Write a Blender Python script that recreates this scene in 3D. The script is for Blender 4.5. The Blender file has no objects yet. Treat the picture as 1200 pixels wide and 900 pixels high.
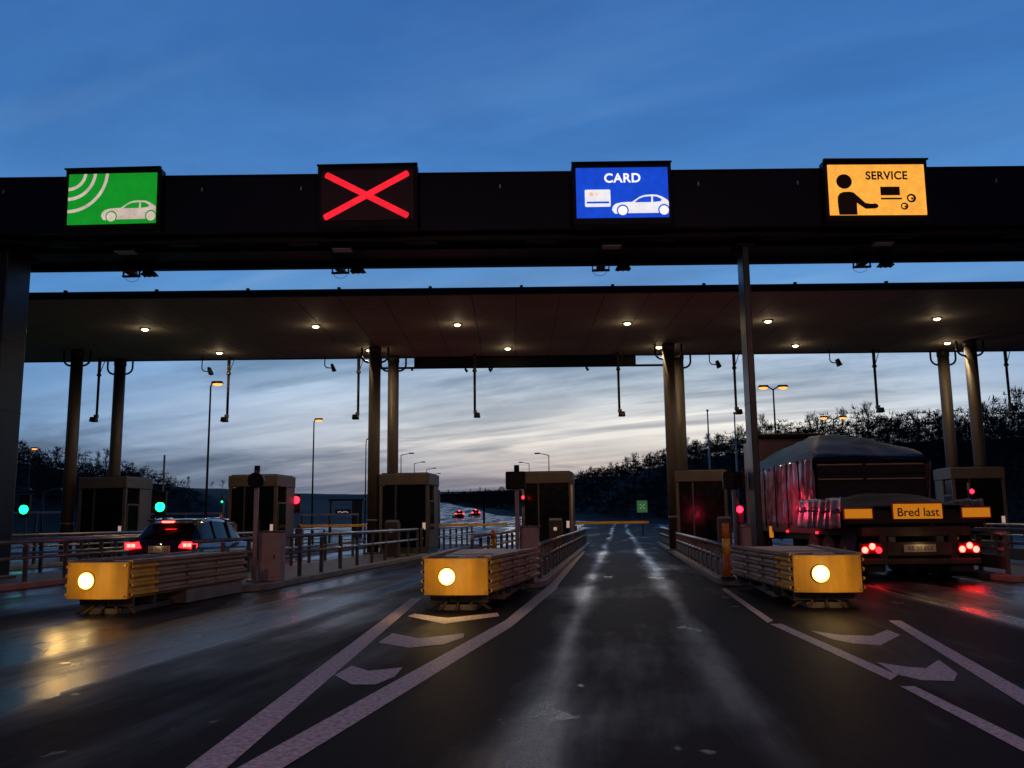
import bpy, bmesh, math, random
from mathutils import Vector, Matrix, noise as mn
random.seed(7)
R = math.radians
S = bpy.context.scene
COL = S.collection

# ------------------------------------------------------------ camera
F = 1050.0                       # focal length in pixels of the 1200 px wide photograph
CAM_Z = 1.5
PITCH, ROLL = math.atan(158.6/F), R(-0.65)
cam_d = bpy.data.cameras.new('camera'); cam = bpy.data.objects.new('camera', cam_d); COL.objects.link(cam)
cam_d.sensor_width = 36; cam_d.lens = 36*F/1200; cam_d.clip_start = .05; cam_d.clip_end = 6000
ROT = Matrix.Rotation(R(90)+PITCH, 3, 'X') @ Matrix.Rotation(ROLL, 3, 'Z')
cam.matrix_world = Matrix.Translation((0, 0, CAM_Z)) @ ROT.to_4x4()
S.camera = cam

# ------------------------------------------------------------ view
S.view_settings.view_transform = 'Standard'; S.view_settings.look = 'None'
S.view_settings.exposure = 0.0; S.view_settings.gamma = 1
S.cycles.use_denoising = True; S.cycles.max_bounces = 6
S.cycles.sample_clamp_indirect = 4

# ------------------------------------------------------------ world: dusk sky with streaked cloud
W = bpy.data.worlds.new('World'); S.world = W; W.use_nodes = True
nt = W.node_tree; nt.nodes.clear()
def N(t, **k):
    n = nt.nodes.new(t)
    for a, b in k.items(): setattr(n, a, b)
    return n
def val(x):
    return x
def mth(op, a, b=None, c=None, clamp=False):
    n = N('ShaderNodeMath', operation=op); n.use_clamp = clamp
    for i, v in enumerate((a, b, c)):
        if v is None: continue
        if hasattr(v, 'is_linked') or hasattr(v, 'links'): nt.links.new(v, n.inputs[i])
        else: n.inputs[i].default_value = v
    return n.outputs[0]
def ramp(f, stops, interp='EASE'):
    n = N('ShaderNodeValToRGB'); e = n.color_ramp.elements; n.color_ramp.interpolation = interp
    while len(e) > 1: e.remove(e[-1])
    e[0].position = stops[0][0]; e[0].color = (*stops[0][1], 1)
    for p, c in stops[1:]:
        x = e.new(p); x.color = (*c, 1)
    nt.links.new(f, n.inputs[0]); return n.outputs[0]
def mixc(f, a, b, mode='MIX'):
    n = N('ShaderNodeMix', data_type='RGBA', blend_type=mode)
    for i, v in ((0, f), (6, a), (7, b)):
        if hasattr(v, 'links'): nt.links.new(v, n.inputs[i])
        else: n.inputs[i].default_value = v if i == 0 else (*v, 1)
    return n.outputs[2]
tc = N('ShaderNodeTexCoord'); sep = N('ShaderNodeSeparateXYZ'); nt.links.new(tc.outputs['Generated'], sep.inputs[0])
X, Y, Z = sep.outputs
zc = mth('MAXIMUM', Z, 0.0)
base = ramp(zc, [(0, (.07, .11, .19)), (.045, (.11, .20, .36)), (.10, (.12, .28, .52)), (.20, (.09, .28, .60)), (.30, (.075, .25, .60)),
                 (.40, (.050, .19, .50)), (.52, (.038, .145, .42)), (.8, (.012, .05, .18)), (1, (.008, .03, .11))], 'LINEAR')
# the afterglow of the set sun, low ahead and a little to the right
yy = mth('MAXIMUM', Y, .05); az = mth('DIVIDE', X, yy)
ga = mth('MULTIPLY', mth('SUBTRACT', az, .15), 2.2)
ge = mth('MULTIPLY', mth('SUBTRACT', zc, .120), 11.5)
g = mth('EXPONENT', mth('MULTIPLY', mth('ADD', mth('MULTIPLY', ga, ga), mth('MULTIPLY', ge, ge)), -1.0))
g = mth('MULTIPLY', g, mth('GREATER_THAN', Y, 0.0))
glowc = ramp(zc, [(0, (.34, .33, .33)), (.045, (.74, .58, .40)), (.09, (1.0, .94, .82)), (.14, (.86, .94, .98)), (.25, (.4, .6, .8))], 'LINEAR')
sky0 = mixc(mth('MULTIPLY', g, .97), base, glowc)
# cloud streaks, laid out on a far flat layer so that they close up towards the horizon
zz = mth('ADD', zc, .10)
cmb = N('ShaderNodeCombineXYZ'); nt.links.new(mth('DIVIDE', X, zz), cmb.inputs[0]); nt.links.new(mth('DIVIDE', Y, zz), cmb.inputs[1])
rotn = N('ShaderNodeMapping'); rotn.inputs['Rotation'].default_value = (0, 0, R(27)); nt.links.new(cmb.outputs[0], rotn.inputs[0])
mp = N('ShaderNodeMapping'); mp.inputs['Scale'].default_value = (.36, .66, 1); mp.inputs['Location'].default_value = (5.3, 1.16, 0)
nt.links.new(rotn.outputs[0], mp.inputs[0])
nz = N('ShaderNodeTexNoise'); nz.inputs['Scale'].default_value = 1.0; nz.inputs['Detail'].default_value = 7; nz.inputs['Roughness'].default_value = .58
nz.inputs['Distortion'].default_value = .55; nt.links.new(mp.outputs[0], nz.inputs['Vector'])
cf = ramp(nz.outputs['Fac'], [(.45, (0, 0, 0)), (.53, (.6,)*3), (.60, (1, 1, 1))])
mp2 = N('ShaderNodeMapping'); mp2.inputs['Scale'].default_value = (.55, 3.0, 1); mp2.inputs['Location'].default_value = (3, 7, 0)
nt.links.new(rotn.outputs[0], mp2.inputs[0])
nz2 = N('ShaderNodeTexNoise'); nz2.inputs['Scale'].default_value = 1.3; nz2.inputs['Detail'].default_value = 6; nt.links.new(mp2.outputs[0], nz2.inputs['Vector'])
cf2 = ramp(nz2.outputs['Fac'], [(.42, (0, 0, 0)), (.66, (1, 1, 1))])
camt = ramp(zc, [(0, (.9,)*3), (.06, (.95,)*3), (.2, (.75,)*3), (.32, (.28,)*3), (.6, (.16,)*3)], 'LINEAR')
cloudc = ramp(zc, [(0, (.09, .12, .17)), (.06, (.085, .13, .20)), (.15, (.07, .15, .26)), (.3, (.10, .22, .42)), (.6, (.05, .15, .36))], 'LINEAR')
mask = mth('MULTIPLY', mth('ADD', mth('MULTIPLY', cf, .70), mth('MULTIPLY', cf2, .26)), camt, clamp=True)
sky1 = mixc(mask, sky0, cloudc)
# thin bright wisps
cf3 = ramp(nz2.outputs['Fac'], [(.30, (1, 1, 1)), (.46, (0, 0, 0))])
sky2 = mixc(mth('MULTIPLY', mth('MULTIPLY', cf3, camt), .18), sky1, (.42, .55, .68))
st = N('ShaderNodeTexSky', sky_type='NISHITA'); st.sun_disc = False; st.sun_elevation = R(1.0); st.sun_rotation = R(5)
# broad soft mottling of thin high cloud
nz3 = N('ShaderNodeTexNoise'); nz3.inputs['Scale'].default_value = .9; nz3.inputs['Detail'].default_value = 9; nz3.inputs['Roughness'].default_value = .62; nz3.inputs['Distortion'].default_value = .3
mp3 = N('ShaderNodeMapping'); mp3.inputs['Scale'].default_value = (.8, 1.5, 1); nt.links.new(rotn.outputs[0], mp3.inputs[0]); nt.links.new(mp3.outputs[0], nz3.inputs['Vector'])
mott = ramp(nz3.outputs['Fac'], [(.30, (.74, .77, .82)), (.5, (.97, .97, .98)), (.70, (1.22, 1.17, 1.10))], 'LINEAR')
sky2 = mixc(1.0, sky2, mott, 'MULTIPLY')
add = mixc(1.0, sky2, mixc(1.0, st.outputs[0], (.003, .003, .003), 'MULTIPLY'), 'ADD')
bg = N('ShaderNodeBackground'); bg.inputs[1].default_value = 1.04
back = N('ShaderNodeMapRange'); back.interpolation_type = 'SMOOTHSTEP'       # the sky away from the afterglow is already dark
for i_, v_ in ((1, -.35), (2, .45), (3, .12), (4, 1.0)): back.inputs[i_].default_value = v_
nt.links.new(Y, back.inputs[0]); cb_ = N('ShaderNodeCombineXYZ')
for i_ in range(3): nt.links.new(back.outputs[0], cb_.inputs[i_])
nt.links.new(mixc(1.0, add, cb_.outputs[0], 'MULTIPLY'), bg.inputs[0]); out = N('ShaderNodeOutputWorld'); nt.links.new(bg.outputs[0], out.inputs[0])

sd = bpy.data.lights.new('afterglow', 'SUN'); sd.energy = .05; sd.angle = R(12); sd.color = (1, .82, .66)
so = bpy.data.objects.new('afterglow', sd); COL.objects.link(so)
so.rotation_euler = (Vector((-.09, -1, -.05))).to_track_quat('-Z', 'Y').to_euler()

# ------------------------------------------------------------ pixel helpers (a pixel of the photograph onto a plane of the place)
def ray(px, py): return ROT @ Vector(((px-600)/F, (450-py)/F, -1))
def at(px, py, D):
    d = ray(px, py); return Vector((0, 0, CAM_Z)) + d*(D/d.y)
def atz(px, py, z=0.0):
    d = ray(px, py); return Vector((0, 0, CAM_Z)) + d*((z-CAM_Z)/d.z)
_v = ray(725, 607); T = _v.x/_v.y; LANE = -math.atan(T)       # lanes run this way
def L(a, D, z=0.0): return Vector((a+T*D, D, z))

# ------------------------------------------------------------ materials
MATS = {}
def mat(name, col, rough=.6, metal=0.0, var=.25, scale=6.0, bump=.15, bscale=40.0, coat=0.0, emis=None, stren=0.0, stretch=None, spec=.5):
    if name in MATS: return MATS[name]
    m = bpy.data.materials.new(name); m.use_nodes = True; t = m.node_tree; b = t.nodes['Principled BSDF']; MATS[name] = m
    b.inputs['Roughness'].default_value = rough; b.inputs['Metallic'].default_value = metal
    b.inputs['Specular IOR Level'].default_value = spec; b.inputs['Coat Weight'].default_value = coat
    tcn = t.nodes.new('ShaderNodeTexCoord'); mpn = t.nodes.new('ShaderNodeMapping')
    t.links.new(tcn.outputs['Object'], mpn.inputs[0])
    if stretch: mpn.inputs['Scale'].default_value = stretch
    n = t.nodes.new('ShaderNodeTexNoise'); n.inputs['Scale'].default_value = scale; n.inputs['Detail'].default_value = 6
    t.links.new(mpn.outputs[0], n.inputs['Vector'])
    r = t.nodes.new('ShaderNodeValToRGB'); e = r.color_ramp.elements
    e[0].position = .3; e[1].position = .7
    e[0].color = (*[c*(1-var) for c in col], 1); e[1].color = (*[min(1, c*(1+var)) for c in col], 1)
    t.links.new(n.outputs['Fac'], r.inputs[0]); t.links.new(r.outputs[0], b.inputs['Base Color'])
    if bump:
        n2 = t.nodes.new('ShaderNodeTexNoise'); n2.inputs['Scale'].default_value = bscale; n2.inputs['Detail'].default_value = 3
        t.links.new(mpn.outputs[0], n2.inputs['Vector'])
        bp = t.nodes.new('ShaderNodeBump'); bp.inputs['Strength'].default_value = bump; bp.inputs['Distance'].default_value = .01
        t.links.new(n2.outputs['Fac'], bp.inputs['Height']); t.links.new(bp.outputs[0], b.inputs['Normal'])
    rr = t.nodes.new('ShaderNodeMapRange'); rr.inputs[3].default_value = max(.02, rough-.12); rr.inputs[4].default_value = min(1, rough+.12)
    t.links.new(n.outputs['Fac'], rr.inputs[0]); t.links.new(rr.outputs[0], b.inputs['Roughness'])
    if emis:
        b.inputs['Emission Color'].default_value = (*emis, 1); b.inputs['Emission Strength'].default_value = stren
    return m
def led(name, col, stren, mottle=.25):
    """LED matrix: emission broken by a fine dot grid and uneven modules"""
    if name in MATS: return MATS[name]
    m = bpy.data.materials.new(name); m.use_nodes = True; t = m.node_tree; b = t.nodes['Principled BSDF']; MATS[name] = m
    b.inputs['Base Color'].default_value = (.02, .02, .02, 1); b.inputs['Roughness'].default_value = .5
    tcn = t.nodes.new('ShaderNodeTexCoord')
    n = t.nodes.new('ShaderNodeTexNoise'); n.inputs['Scale'].default_value = 3.5; n.inputs['Detail'].default_value = 8; n.inputs['Roughness'].default_value = .75
    t.links.new(tcn.outputs['Object'], n.inputs['Vector'])
    vo = t.nodes.new('ShaderNodeTexVoronoi'); vo.inputs['Scale'].default_value = 42; vo.inputs['Randomness'].default_value = 0
    t.links.new(tcn.outputs['Object'], vo.inputs['Vector'])
    mr = t.nodes.new('ShaderNodeMapRange'); mr.inputs[1].default_value = .3; mr.inputs[2].default_value = .7; mr.inputs[3].default_value = 1-mottle; mr.inputs[4].default_value = 1+mottle
    t.links.new(n.outputs['Fac'], mr.inputs[0])
    mr2 = t.nodes.new('ShaderNodeMapRange'); mr2.inputs[1].default_value = .2; mr2.inputs[2].default_value = .8; mr2.inputs[3].default_value = 1.15; mr2.inputs[4].default_value = .6
    t.links.new(vo.outputs['Distance'], mr2.inputs[0])
    mu = t.nodes.new('ShaderNodeMath'); mu.operation = 'MULTIPLY'; t.links.new(mr.outputs[0], mu.inputs[0]); t.links.new(mr2.outputs[0], mu.inputs[1])
    mu2 = t.nodes.new('ShaderNodeMath'); mu2.operation = 'MULTIPLY'; mu2.inputs[1].default_value = stren; t.links.new(mu.outputs[0], mu2.inputs[0])
    b.inputs['Emission Color'].default_value = (*col, 1); t.links.new(mu2.outputs[0], b.inputs['Emission Strength'])
    return m

def road_mat():
    m = bpy.data.materials.new('wet_asphalt'); m.use_nodes = True; t = m.node_tree; b = t.nodes['Principled BSDF']; MATS['wet'] = m
    def n(k, **kw):
        x = t.nodes.new(k)
        for a, c in kw.items(): setattr(x, a, c)
        return x
    lk = t.links.new
    def M(op, a, c=None, clamp=False):
        q = n('ShaderNodeMath', operation=op); q.use_clamp = clamp
        for i, v in enumerate((a, c)):
            if v is None: continue
            if hasattr(v, 'links'): lk(v, q.inputs[i])
            else: q.inputs[i].default_value = v
        return q.outputs[0]
    g = n('ShaderNodeNewGeometry'); s = n('ShaderNodeSeparateXYZ'); lk(g.outputs['Position'], s.inputs[0])
    a = M('SUBTRACT', s.outputs[0], M('MULTIPLY', s.outputs[1], T))           # lateral position across the lanes
    cb = n('ShaderNodeCombineXYZ'); lk(a, cb.inputs[0]); lk(s.outputs[1], cb.inputs[1])
    def noise(sc, scale, det=5, rough=.55, off=0):
        mp = n('ShaderNodeMapping'); mp.inputs['Scale'].default_value = sc; mp.inputs['Location'].default_value = (off, off*2, 0); lk(cb.outputs[0], mp.inputs[0])
        z = n('ShaderNodeTexNoise'); z.inputs['Scale'].default_value = scale; z.inputs['Detail'].default_value = det; z.inputs['Roughness'].default_value = rough
        lk(mp.outputs[0], z.inputs['Vector']); return z.outputs['Fac']
    # wheel tracks: two wet ruts per lane
    wob = M('MULTIPLY', M('SUBTRACT', noise((.3, .07, 1), 1.0, 2), .5), .9)
    ap = M('SUBTRACT', M('MODULO', M('ADD', M('ADD', a, wob), 61.7+3.085-.13), 6.17), 3.085)
    dd = M('DIVIDE', M('SUBTRACT', M('ABSOLUTE', ap), .86), .24)
    trk = M('EXPONENT', M('MULTIPLY', M('MULTIPLY', dd, dd), -1.0))
    wet = noise((1.0, .10, 1), .55, 6, .62, 3); patch = noise((1.0, .45, 1), .35, 5, .6, 9)
    w = M('ADD', M('MULTIPLY', trk, .34), M('ADD', M('MULTIPLY', M('SUBTRACT', wet, .5), 1.3), M('MULTIPLY', M('SUBTRACT', patch, .5), .9)))
    sidew = n('ShaderNodeMapRange'); sidew.interpolation_type = 'SMOOTHSTEP'
    for i_, v_ in ((1, 3.2), (2, 6.5), (3, -.06), (4, .28)): sidew.inputs[i_].default_value = v_
    lk(M('ABSOLUTE', M('SUBTRACT', a, .9)), sidew.inputs[0]); w = M('ADD', w, sidew.outputs[0])
    mr = n('ShaderNodeMapRange'); mr.interpolation_type = 'SMOOTHSTEP'; mr.inputs[1].default_value = .02; mr.inputs[2].default_value = .52; mr.inputs[3].default_value = .62; mr.inputs[4].default_value = .19
    lk(w, mr.inputs[0])
    fine = noise((1, 1, 1), 60, 3, .7)
    pud = n('ShaderNodeMapRange'); pud.interpolation_type = 'SMOOTHSTEP'; pud.inputs[1].default_value = .655; pud.inputs[2].default_value = .70; lk(noise((1, .6, 1), .9, 4, .6, 21), pud.inputs[0])
    rbase = M('MULTIPLY', mr.outputs[0], M('SUBTRACT', 1.0, M('MULTIPLY', pud.outputs[0], .85)))
    lk(M('ADD', rbase, M('MULTIPLY', M('SUBTRACT', fine, .5), .28)), b.inputs['Roughness'])
    cr = n('ShaderNodeValToRGB'); e = cr.color_ramp.elements; e[0].position = .3; e[0].color = (.007, .006, .007, 1); e[1].position = .72; e[1].color = (.022, .018, .018, 1)
    lk(M('ADD', M('MULTIPLY', noise((1, .2, 1), .8, 6, .6, 5), .75), M('MULTIPLY', fine, .25)), cr.inputs[0]); lk(cr.outputs[0], b.inputs['Base Color'])
    hb = M('ADD', M('MULTIPLY', noise((1, 1, 1), 75, 2, .6), .6), M('MULTIPLY', noise((1, .35, 1), 7, 4, .6), 1.6))
    bp = n('ShaderNodeBump'); bp.inputs['Strength'].default_value = .5; bp.inputs['Distance'].default_value = .012
    lk(hb, bp.inputs['Height']); lk(bp.outputs[0], b.inputs['Normal'])
    mrs = n('ShaderNodeMapRange'); mrs.inputs[1].default_value = 0; mrs.inputs[2].default_value = .5; mrs.inputs[3].default_value = .03; mrs.inputs[4].default_value = .50; lk(M('ADD', w, pud.outputs[0]), mrs.inputs[0]); lk(mrs.outputs[0], b.inputs['Specular IOR Level'])
    return m
WET = road_mat()
def paint_mat():
    m = mat('road_paint', (.45, .385, .37), .6, 0, .5, 22, .5, 60, spec=.2)
    return m
M_ = dict(
 paint=paint_mat(),
 kerb=mat('kerb_concrete', (.24, .22, .20), .6, 0, .3, 3, .4, 30),
 slab=mat('island_paving', (.09, .085, .08), .6, 0, .35, 2.5, .4, 30),
 soil=mat('dark_grass', (.018, .022, .014), .95, 0, .5, .3, .6, 3),
 navy=mat('navy_cladding', (.003, .007, .022), .45, 0, .2, 1.2, .05, 8, spec=.2),
 black=mat('black_metal', (.005, .005, .007), .55, 0, .3, 4, .08, 30, spec=.25),
 under=mat('canopy_soffit', (.38, .345, .29), .7, 0, .12, .5, .08, 12),
 fascia=mat('canopy_edge', (.010, .012, .02), .55, .1, .2, 1, .05),
 column=mat('steel_column', (.085, .072, .06), .55, .2, .25, 2.2, .08, 30, stretch=(1, 1, .25)),
 booth=mat('booth_cladding', (.115, .10, .083), .55, .1, .22, 1.8, .08, 20),
 glass=mat('tinted_glass', (.006, .006, .007), .12, 0, .2, 3, 0, spec=.25),
 frame=mat('booth_frame', (.10, .09, .08), .45, .4, .2, 4, .05),
 galv=mat('galvanised_steel', (.42, .40, .39), .42, .7, .25, 3, .12, 40),
 rail=mat('rail_steel', (.36, .34, .33), .38, .75, .3, 4, .08, 40, stretch=(1, .3, 1)),
 railpost=mat('rail_post_steel', (.12, .115, .11), .5, .5, .3, 5, .1, 40),
 yellow=mat('yellow_paint', (.70, .40, .045), .5, 0, .34, 3.5, .15, 30, stretch=(1, 1, .35)),
 side=mat('weathered_panel', (.34, .23, .15), .5, .2, .3, 2.5, .15, 30),
 rubber=mat('black_rubber', (.02, .02, .02), .8, 0, .4, 4, .2),
 lens_amber=mat('lit_amber_lens', (.9, .7, .3), .3, 0, 0, 1, 0, emis=(1, .72, .30), stren=14),
 lens_ring=mat('lit_amber_ring', (.9, .6, .2), .3, 0, 0, 1, 0, emis=(1, .56, .11), stren=2.2),
 lens_warm=mat('lit_warm_lens', (.9, .8, .6), .3, 0, 0, 1, 0, emis=(1, .78, .42), stren=16),
 sodium=mat('lit_sodium_lens', (.9, .6, .3), .3, 0, 0, 1, 0, emis=(1, .27, .035), stren=2.8),
 lens_green=mat('lit_green_lens', (.1, .7, .5), .3, 0, 0, 1, 0, emis=(.004, 1, .19), stren=8),
 lens_red=mat('lit_red_lens', (.7, .02, .02), .3, 0, 0, 1, 0, emis=(1, .003, .008), stren=28),
 lens_off=mat('unlit_lens', (.03, .02, .02), .15, 0, 0, 1, 0),
 tail=mat('lit_tail_lens', (.6, .02, .02), .25, 0, 0, 1, 0, emis=(1, .008, .012), stren=9),
 tailhot=mat('lit_brake_bulb', (.9, .3, .2), .25, 0, 0, 1, 0, emis=(1, .022, .016), stren=34),
 tailoff=mat('red_lens', (.22, .008, .01), .2, 0, .1, 4, 0),
 amberplate=mat('glow_added_amber_board', (.85, .38, .02), .5, 0, .1, 6, .05, emis=(1, .33, .012), stren=.40),  # retroreflective boards, no lamps: glow put into the material to brighten them
 redpaint=mat('red_border_paint', (.35, .03, .02), .5, 0, .2, 6, .05),
 ink=mat('black_ink', (.01, .01, .01), .6, 0, 0, 1, 0),
 carblack=mat('dark_car_paint', (.010, .010, .014), .28, .2, .1, 2, 0, coat=.6),
 carred=mat('dark_red_car_paint', (.03, .008, .01), .28, .2, .1, 2, 0, coat=.6),
 cartrim=mat('car_trim_plastic', (.015, .015, .015), .6, 0, .2, 8, .1),
 chrome=mat('bright_trim', (.6, .62, .65), .18, 1, .1, 3, 0),
 plate=mat('number_plate', (.55, .46, .30), .45, 0, .1, 5, 0),
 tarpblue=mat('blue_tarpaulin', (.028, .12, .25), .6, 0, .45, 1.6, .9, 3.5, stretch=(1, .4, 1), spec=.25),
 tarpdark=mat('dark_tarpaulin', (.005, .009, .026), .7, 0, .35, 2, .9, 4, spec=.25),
 wrap=mat('shrink_wrap', (.26, .17, .20), .25, 0, .65, 3.2, 1.0, 7, coat=.5, stretch=(1, 3.2, .45)),
 darkload=mat('dark_load_boards', (.012, .008, .009), .7, 0, .3, 3, .3),
 palebar=mat('pale_timber_batten', (.42, .30, .24), .6, 0, .2, 5, .2),
 cab=mat('cab_pinkish_paint', (.24, .14, .12), .45, 0, .12, 1, 0, coat=.2),
 chassis=mat('rusty_chassis', (.07, .045, .028), .7, .2, .35, 4, .3),
 bark=mat('bare_bark', (.020, .017, .015), .95, 0, .35, 2, 0),
 cream=mat('cream_cabinet', (.40, .30, .28), .5, 0, .15, 3, .08),
 orange=mat('orange_plastic', (.75, .20, .02), .45, 0, .15, 4, .1),
 yellowband=mat('yellow_reflective_band', (.85, .5, .05), .35, 0, .1, 4, 0),
 arm=mat('reflective_yellow_arm', (.85, .5, .06), .4, 0, .15, 3, 0),
 white=mat('white_paint', (.6, .6, .62), .4, 0, .15, 3, 0),
 scr=mat('small_lit_display', (.5, .4, .4), .4, 0, 0, 1, 0, emis=(1, .72, .62), stren=.35),
 signgreen=mat('lit_green_sign', (.05, .3, .1), .5, 0, .2, 8, 0, emis=(.08, .26, .10), stren=.3),
 signpale=mat('lit_pale_symbol', (.5, .6, .4), .5, 0, 0, 1, 0, emis=(.5, .7, .3), stren=.25),
)

# ------------------------------------------------------------ mesh builder
class MB:
    def __init__(s): s.v = []; s.f = []; s.sm = []
    def add(s, vs, fs, sm=False):
        o = len(s.v); s.v += [tuple(v) for v in vs]; s.f += [tuple(i+o for i in f) for f in fs]; s.sm += [sm]*len(fs); return s
    def box(s, c, d, rz=0.0, top=None):
        x, y, z = [q/2 for q in d]; tx, ty = (x, y) if top is None else (x*top[0], y*top[1])
        vs = [(-x, -y, -z), (x, -y, -z), (x, y, -z), (-x, y, -z), (-tx, -ty, z), (tx, -ty, z), (tx, ty, z), (-tx, ty, z)]
        cs, sn = math.cos(rz), math.sin(rz)
        vs = [(a*cs-b*sn+c[0], a*sn+b*cs+c[1], e+c[2]) for a, b, e in vs]
        return s.add(vs, [(3, 2, 1, 0), (4, 5, 6, 7), (0, 1, 5, 4), (1, 2, 6, 5), (2, 3, 7, 6), (3, 0, 4, 7)])
    def tube(s, p, q, r0, r1=None, n=12, caps=True):
        p, q = Vector(p), Vector(q); r1 = r0 if r1 is None else r1; d = (q-p).normalized()
        u = d.orthogonal().normalized(); w = d.cross(u); vs = []
        for c, r in ((p, r0), (q, r1)):
            for i in range(n):
                t = 2*math.pi*i/n; vs.append(c+u*math.cos(t)*r+w*math.sin(t)*r)
        s.add(vs, [(i, (i+1) % n, n+(i+1) % n, n+i) for i in range(n)], True)
        if caps: s.add(vs, [tuple(range(n-1, -1, -1)), tuple(range(n, 2*n))])
        return s
    def path(s, pts, r, n=8):
        for a, b in zip(pts, pts[1:]): s.tube(a, b, r, n=n)
        return s
    def prism(s, pts, ax, a, b):
        """polygon pts (2D) extruded along axis ax from a to b"""
        def P(u, v, w): return {'x': (w, u, v), 'y': (u, w, v), 'z': (u, v, w)}[ax]
        n = len(pts); vs = [P(u, v, a) for u, v in pts]+[P(u, v, b) for u, v in pts]
        return s.add(vs, [tuple(range(n)), tuple(range(2*n-1, n-1, -1))]+[((i+1) % n, i, n+i, n+(i+1) % n) for i in range(n)])
    def ball(s, c, r, n=10, m=6, sq=(1, 1, 1)):
        vs = []; fs = []
        for j in range(m+1):
            ph = math.pi*j/m
            for i in range(n):
                th = 2*math.pi*i/n; vs.append((c[0]+r*sq[0]*math.sin(ph)*math.cos(th), c[1]+r*sq[1]*math.sin(ph)*math.sin(th), c[2]+r*sq[2]*math.cos(ph)))
        for j in range(m):
            for i in range(n): fs.append((j*n+i, (j+1)*n+i, (j+1)*n+(i+1) % n, j*n+(i+1) % n))
        return s.add(vs, fs, True)
    def build(s, name, m, parent=None, loc=None, rz=None, bevel=0, fix=True):
        me = bpy.data.meshes.new(name); me.from_pydata(s.v, [], s.f)
        me.polygons.foreach_set('use_smooth', s.sm)
        if fix:
            bm = bmesh.new(); bm.from_mesh(me); bmesh.ops.remove_doubles(bm, verts=bm.verts, dist=1e-5)
            bmesh.ops.recalc_face_normals(bm, faces=bm.faces); bm.to_mesh(me); bm.free()
        me.materials.append(M_[m] if isinstance(m, str) else m)
        o = bpy.data.objects.new(name, me); COL.objects.link(o)
        if parent: o.parent = parent
        if loc is not None: o.location = loc
        if rz is not None: o.rotation_euler[2] = rz
        if bevel:
            b = o.modifiers.new('bevel', 'BEVEL'); b.width = bevel; b.segments = 2; b.limit_method = 'ANGLE'; b.angle_limit = R(40)
        return o
def tag(o, label=None, cat=None, group=None, kind=None):
    if label: o['label'] = label
    if cat: o['category'] = cat
    if group: o['group'] = group
    if kind: o['kind'] = kind
    return o
def thing(name, label, cat, loc=(0, 0, 0), rz=0.0, group=None):
    o = bpy.data.objects.new(name, None); o.empty_display_size = .3; COL.objects.link(o); o.location = loc; o.rotation_euler[2] = rz
    return tag(o, label, cat, group)
def copy_tree(o, parent=None):
    c = o.copy(); COL.objects.link(c); c.parent = parent
    for ch in list(o.children): copy_tree(ch, c)
    return c
def dup(o, loc, rz, label, group=None):
    c = copy_tree(o); c.location = loc; c.rotation_euler[2] = rz; c['label'] = label
    if group: c['group'] = group
    return c
def struct(mb, name, m, **k): return tag(mb.build(name, m, **k), kind='structure')
def lamp(name, typ, parent, loc, power, col, radius=.05, spot=None, target=None):
    d = bpy.data.lights.new(name, typ); d.energy = power; d.color = col; d.shadow_soft_size = radius
    if spot: d.spot_size = R(spot[0]); d.spot_blend = spot[1]
    o = bpy.data.objects.new(name, d); COL.objects.link(o); o.parent = parent; o.location = loc
    if target is not None: o.rotation_euler = (Vector(target)-Vector(loc)).to_track_quat('-Z', 'Y').to_euler()
    return o
def text_poly(txt, h, spacing=1.0, bold=.0):
    """a text as flat mesh data, cap height h, centred on the origin in the xz plane"""
    cu = bpy.data.curves.new('t', 'FONT'); cu.body = txt; cu.size = h/.73; cu.align_x = 'CENTER'; cu.space_character = spacing
    cu.offset = bold; cu.extrude = .0015
    ob = bpy.data.objects.new('t', cu); COL.objects.link(ob); dg = bpy.context.evaluated_depsgraph_get()
    me = bpy.data.meshes.new_from_object(ob.evaluated_get(dg)); bpy.data.objects.remove(ob)
    me.transform(Matrix.Rotation(R(90), 4, 'X') @ Matrix.Translation((0, -h/2, 0))); return me
def lettering(name, txt, h, m, parent, loc, rz=0.0, sx=1.0, spacing=1.0, bold=0.0):
    me = text_poly(txt, h, spacing, bold); me.materials.clear(); me.materials.append(M_[m] if isinstance(m, str) else m)
    o = bpy.data.objects.new(name, me); COL.objects.link(o); o.parent = parent; o.location = loc; o.scale.x = sx; o.rotation_euler[2] = rz
    return o

# ------------------------------------------------------------ terrain
def sst(e0, e1, x):
    t = max(0, min(1, (x-e0)/(e1-e0))); return t*t*(3-2*t)
def rise(y):
    if y < 90: return 0.0
    return min(5.5*((min(y, 520)-90)/210)**1.6, 18)
RR = [(75, 40), (66, 80), (63, 110), (50, 135), (39, 180), (21, 255), (5, 330), (-20, 420), (-50, 520)]
RH = [11.2, 11.2, 11.2, 12.2, 12.2, 8.4, 3.2, 1.2, .5]
LR = [(-110, 40), (-95, 100), (-88, 150), (-70, 172), (-72, 225), (-84, 300), (-100, 400)]
LH = [13, 13, 12, 8.0, 6.8, 1.2, 0]
def ridge(pts, hs, x, y, side, wdt):
    best = None
    for i in range(len(pts)-1):
        a, b = Vector(pts[i]), Vector(pts[i+1]); d = b-a; p = Vector((x, y))
        t = max(0, min(1, (p-a).dot(d)/d.length_squared)); q = a+d*t; dist = (p-q).length
        if best is None or dist < best[0]:
            sgn = d.x*(p-a).y-d.y*(p-a).x       # >0 is left of the walking direction
            best = (dist, (sgn < 0) == (side > 0), hs[i]+(hs[i+1]-hs[i])*t)
    s = best[0] if best[1] else -best[0]
    return best[2]*sst(-wdt, 0, s)
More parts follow.
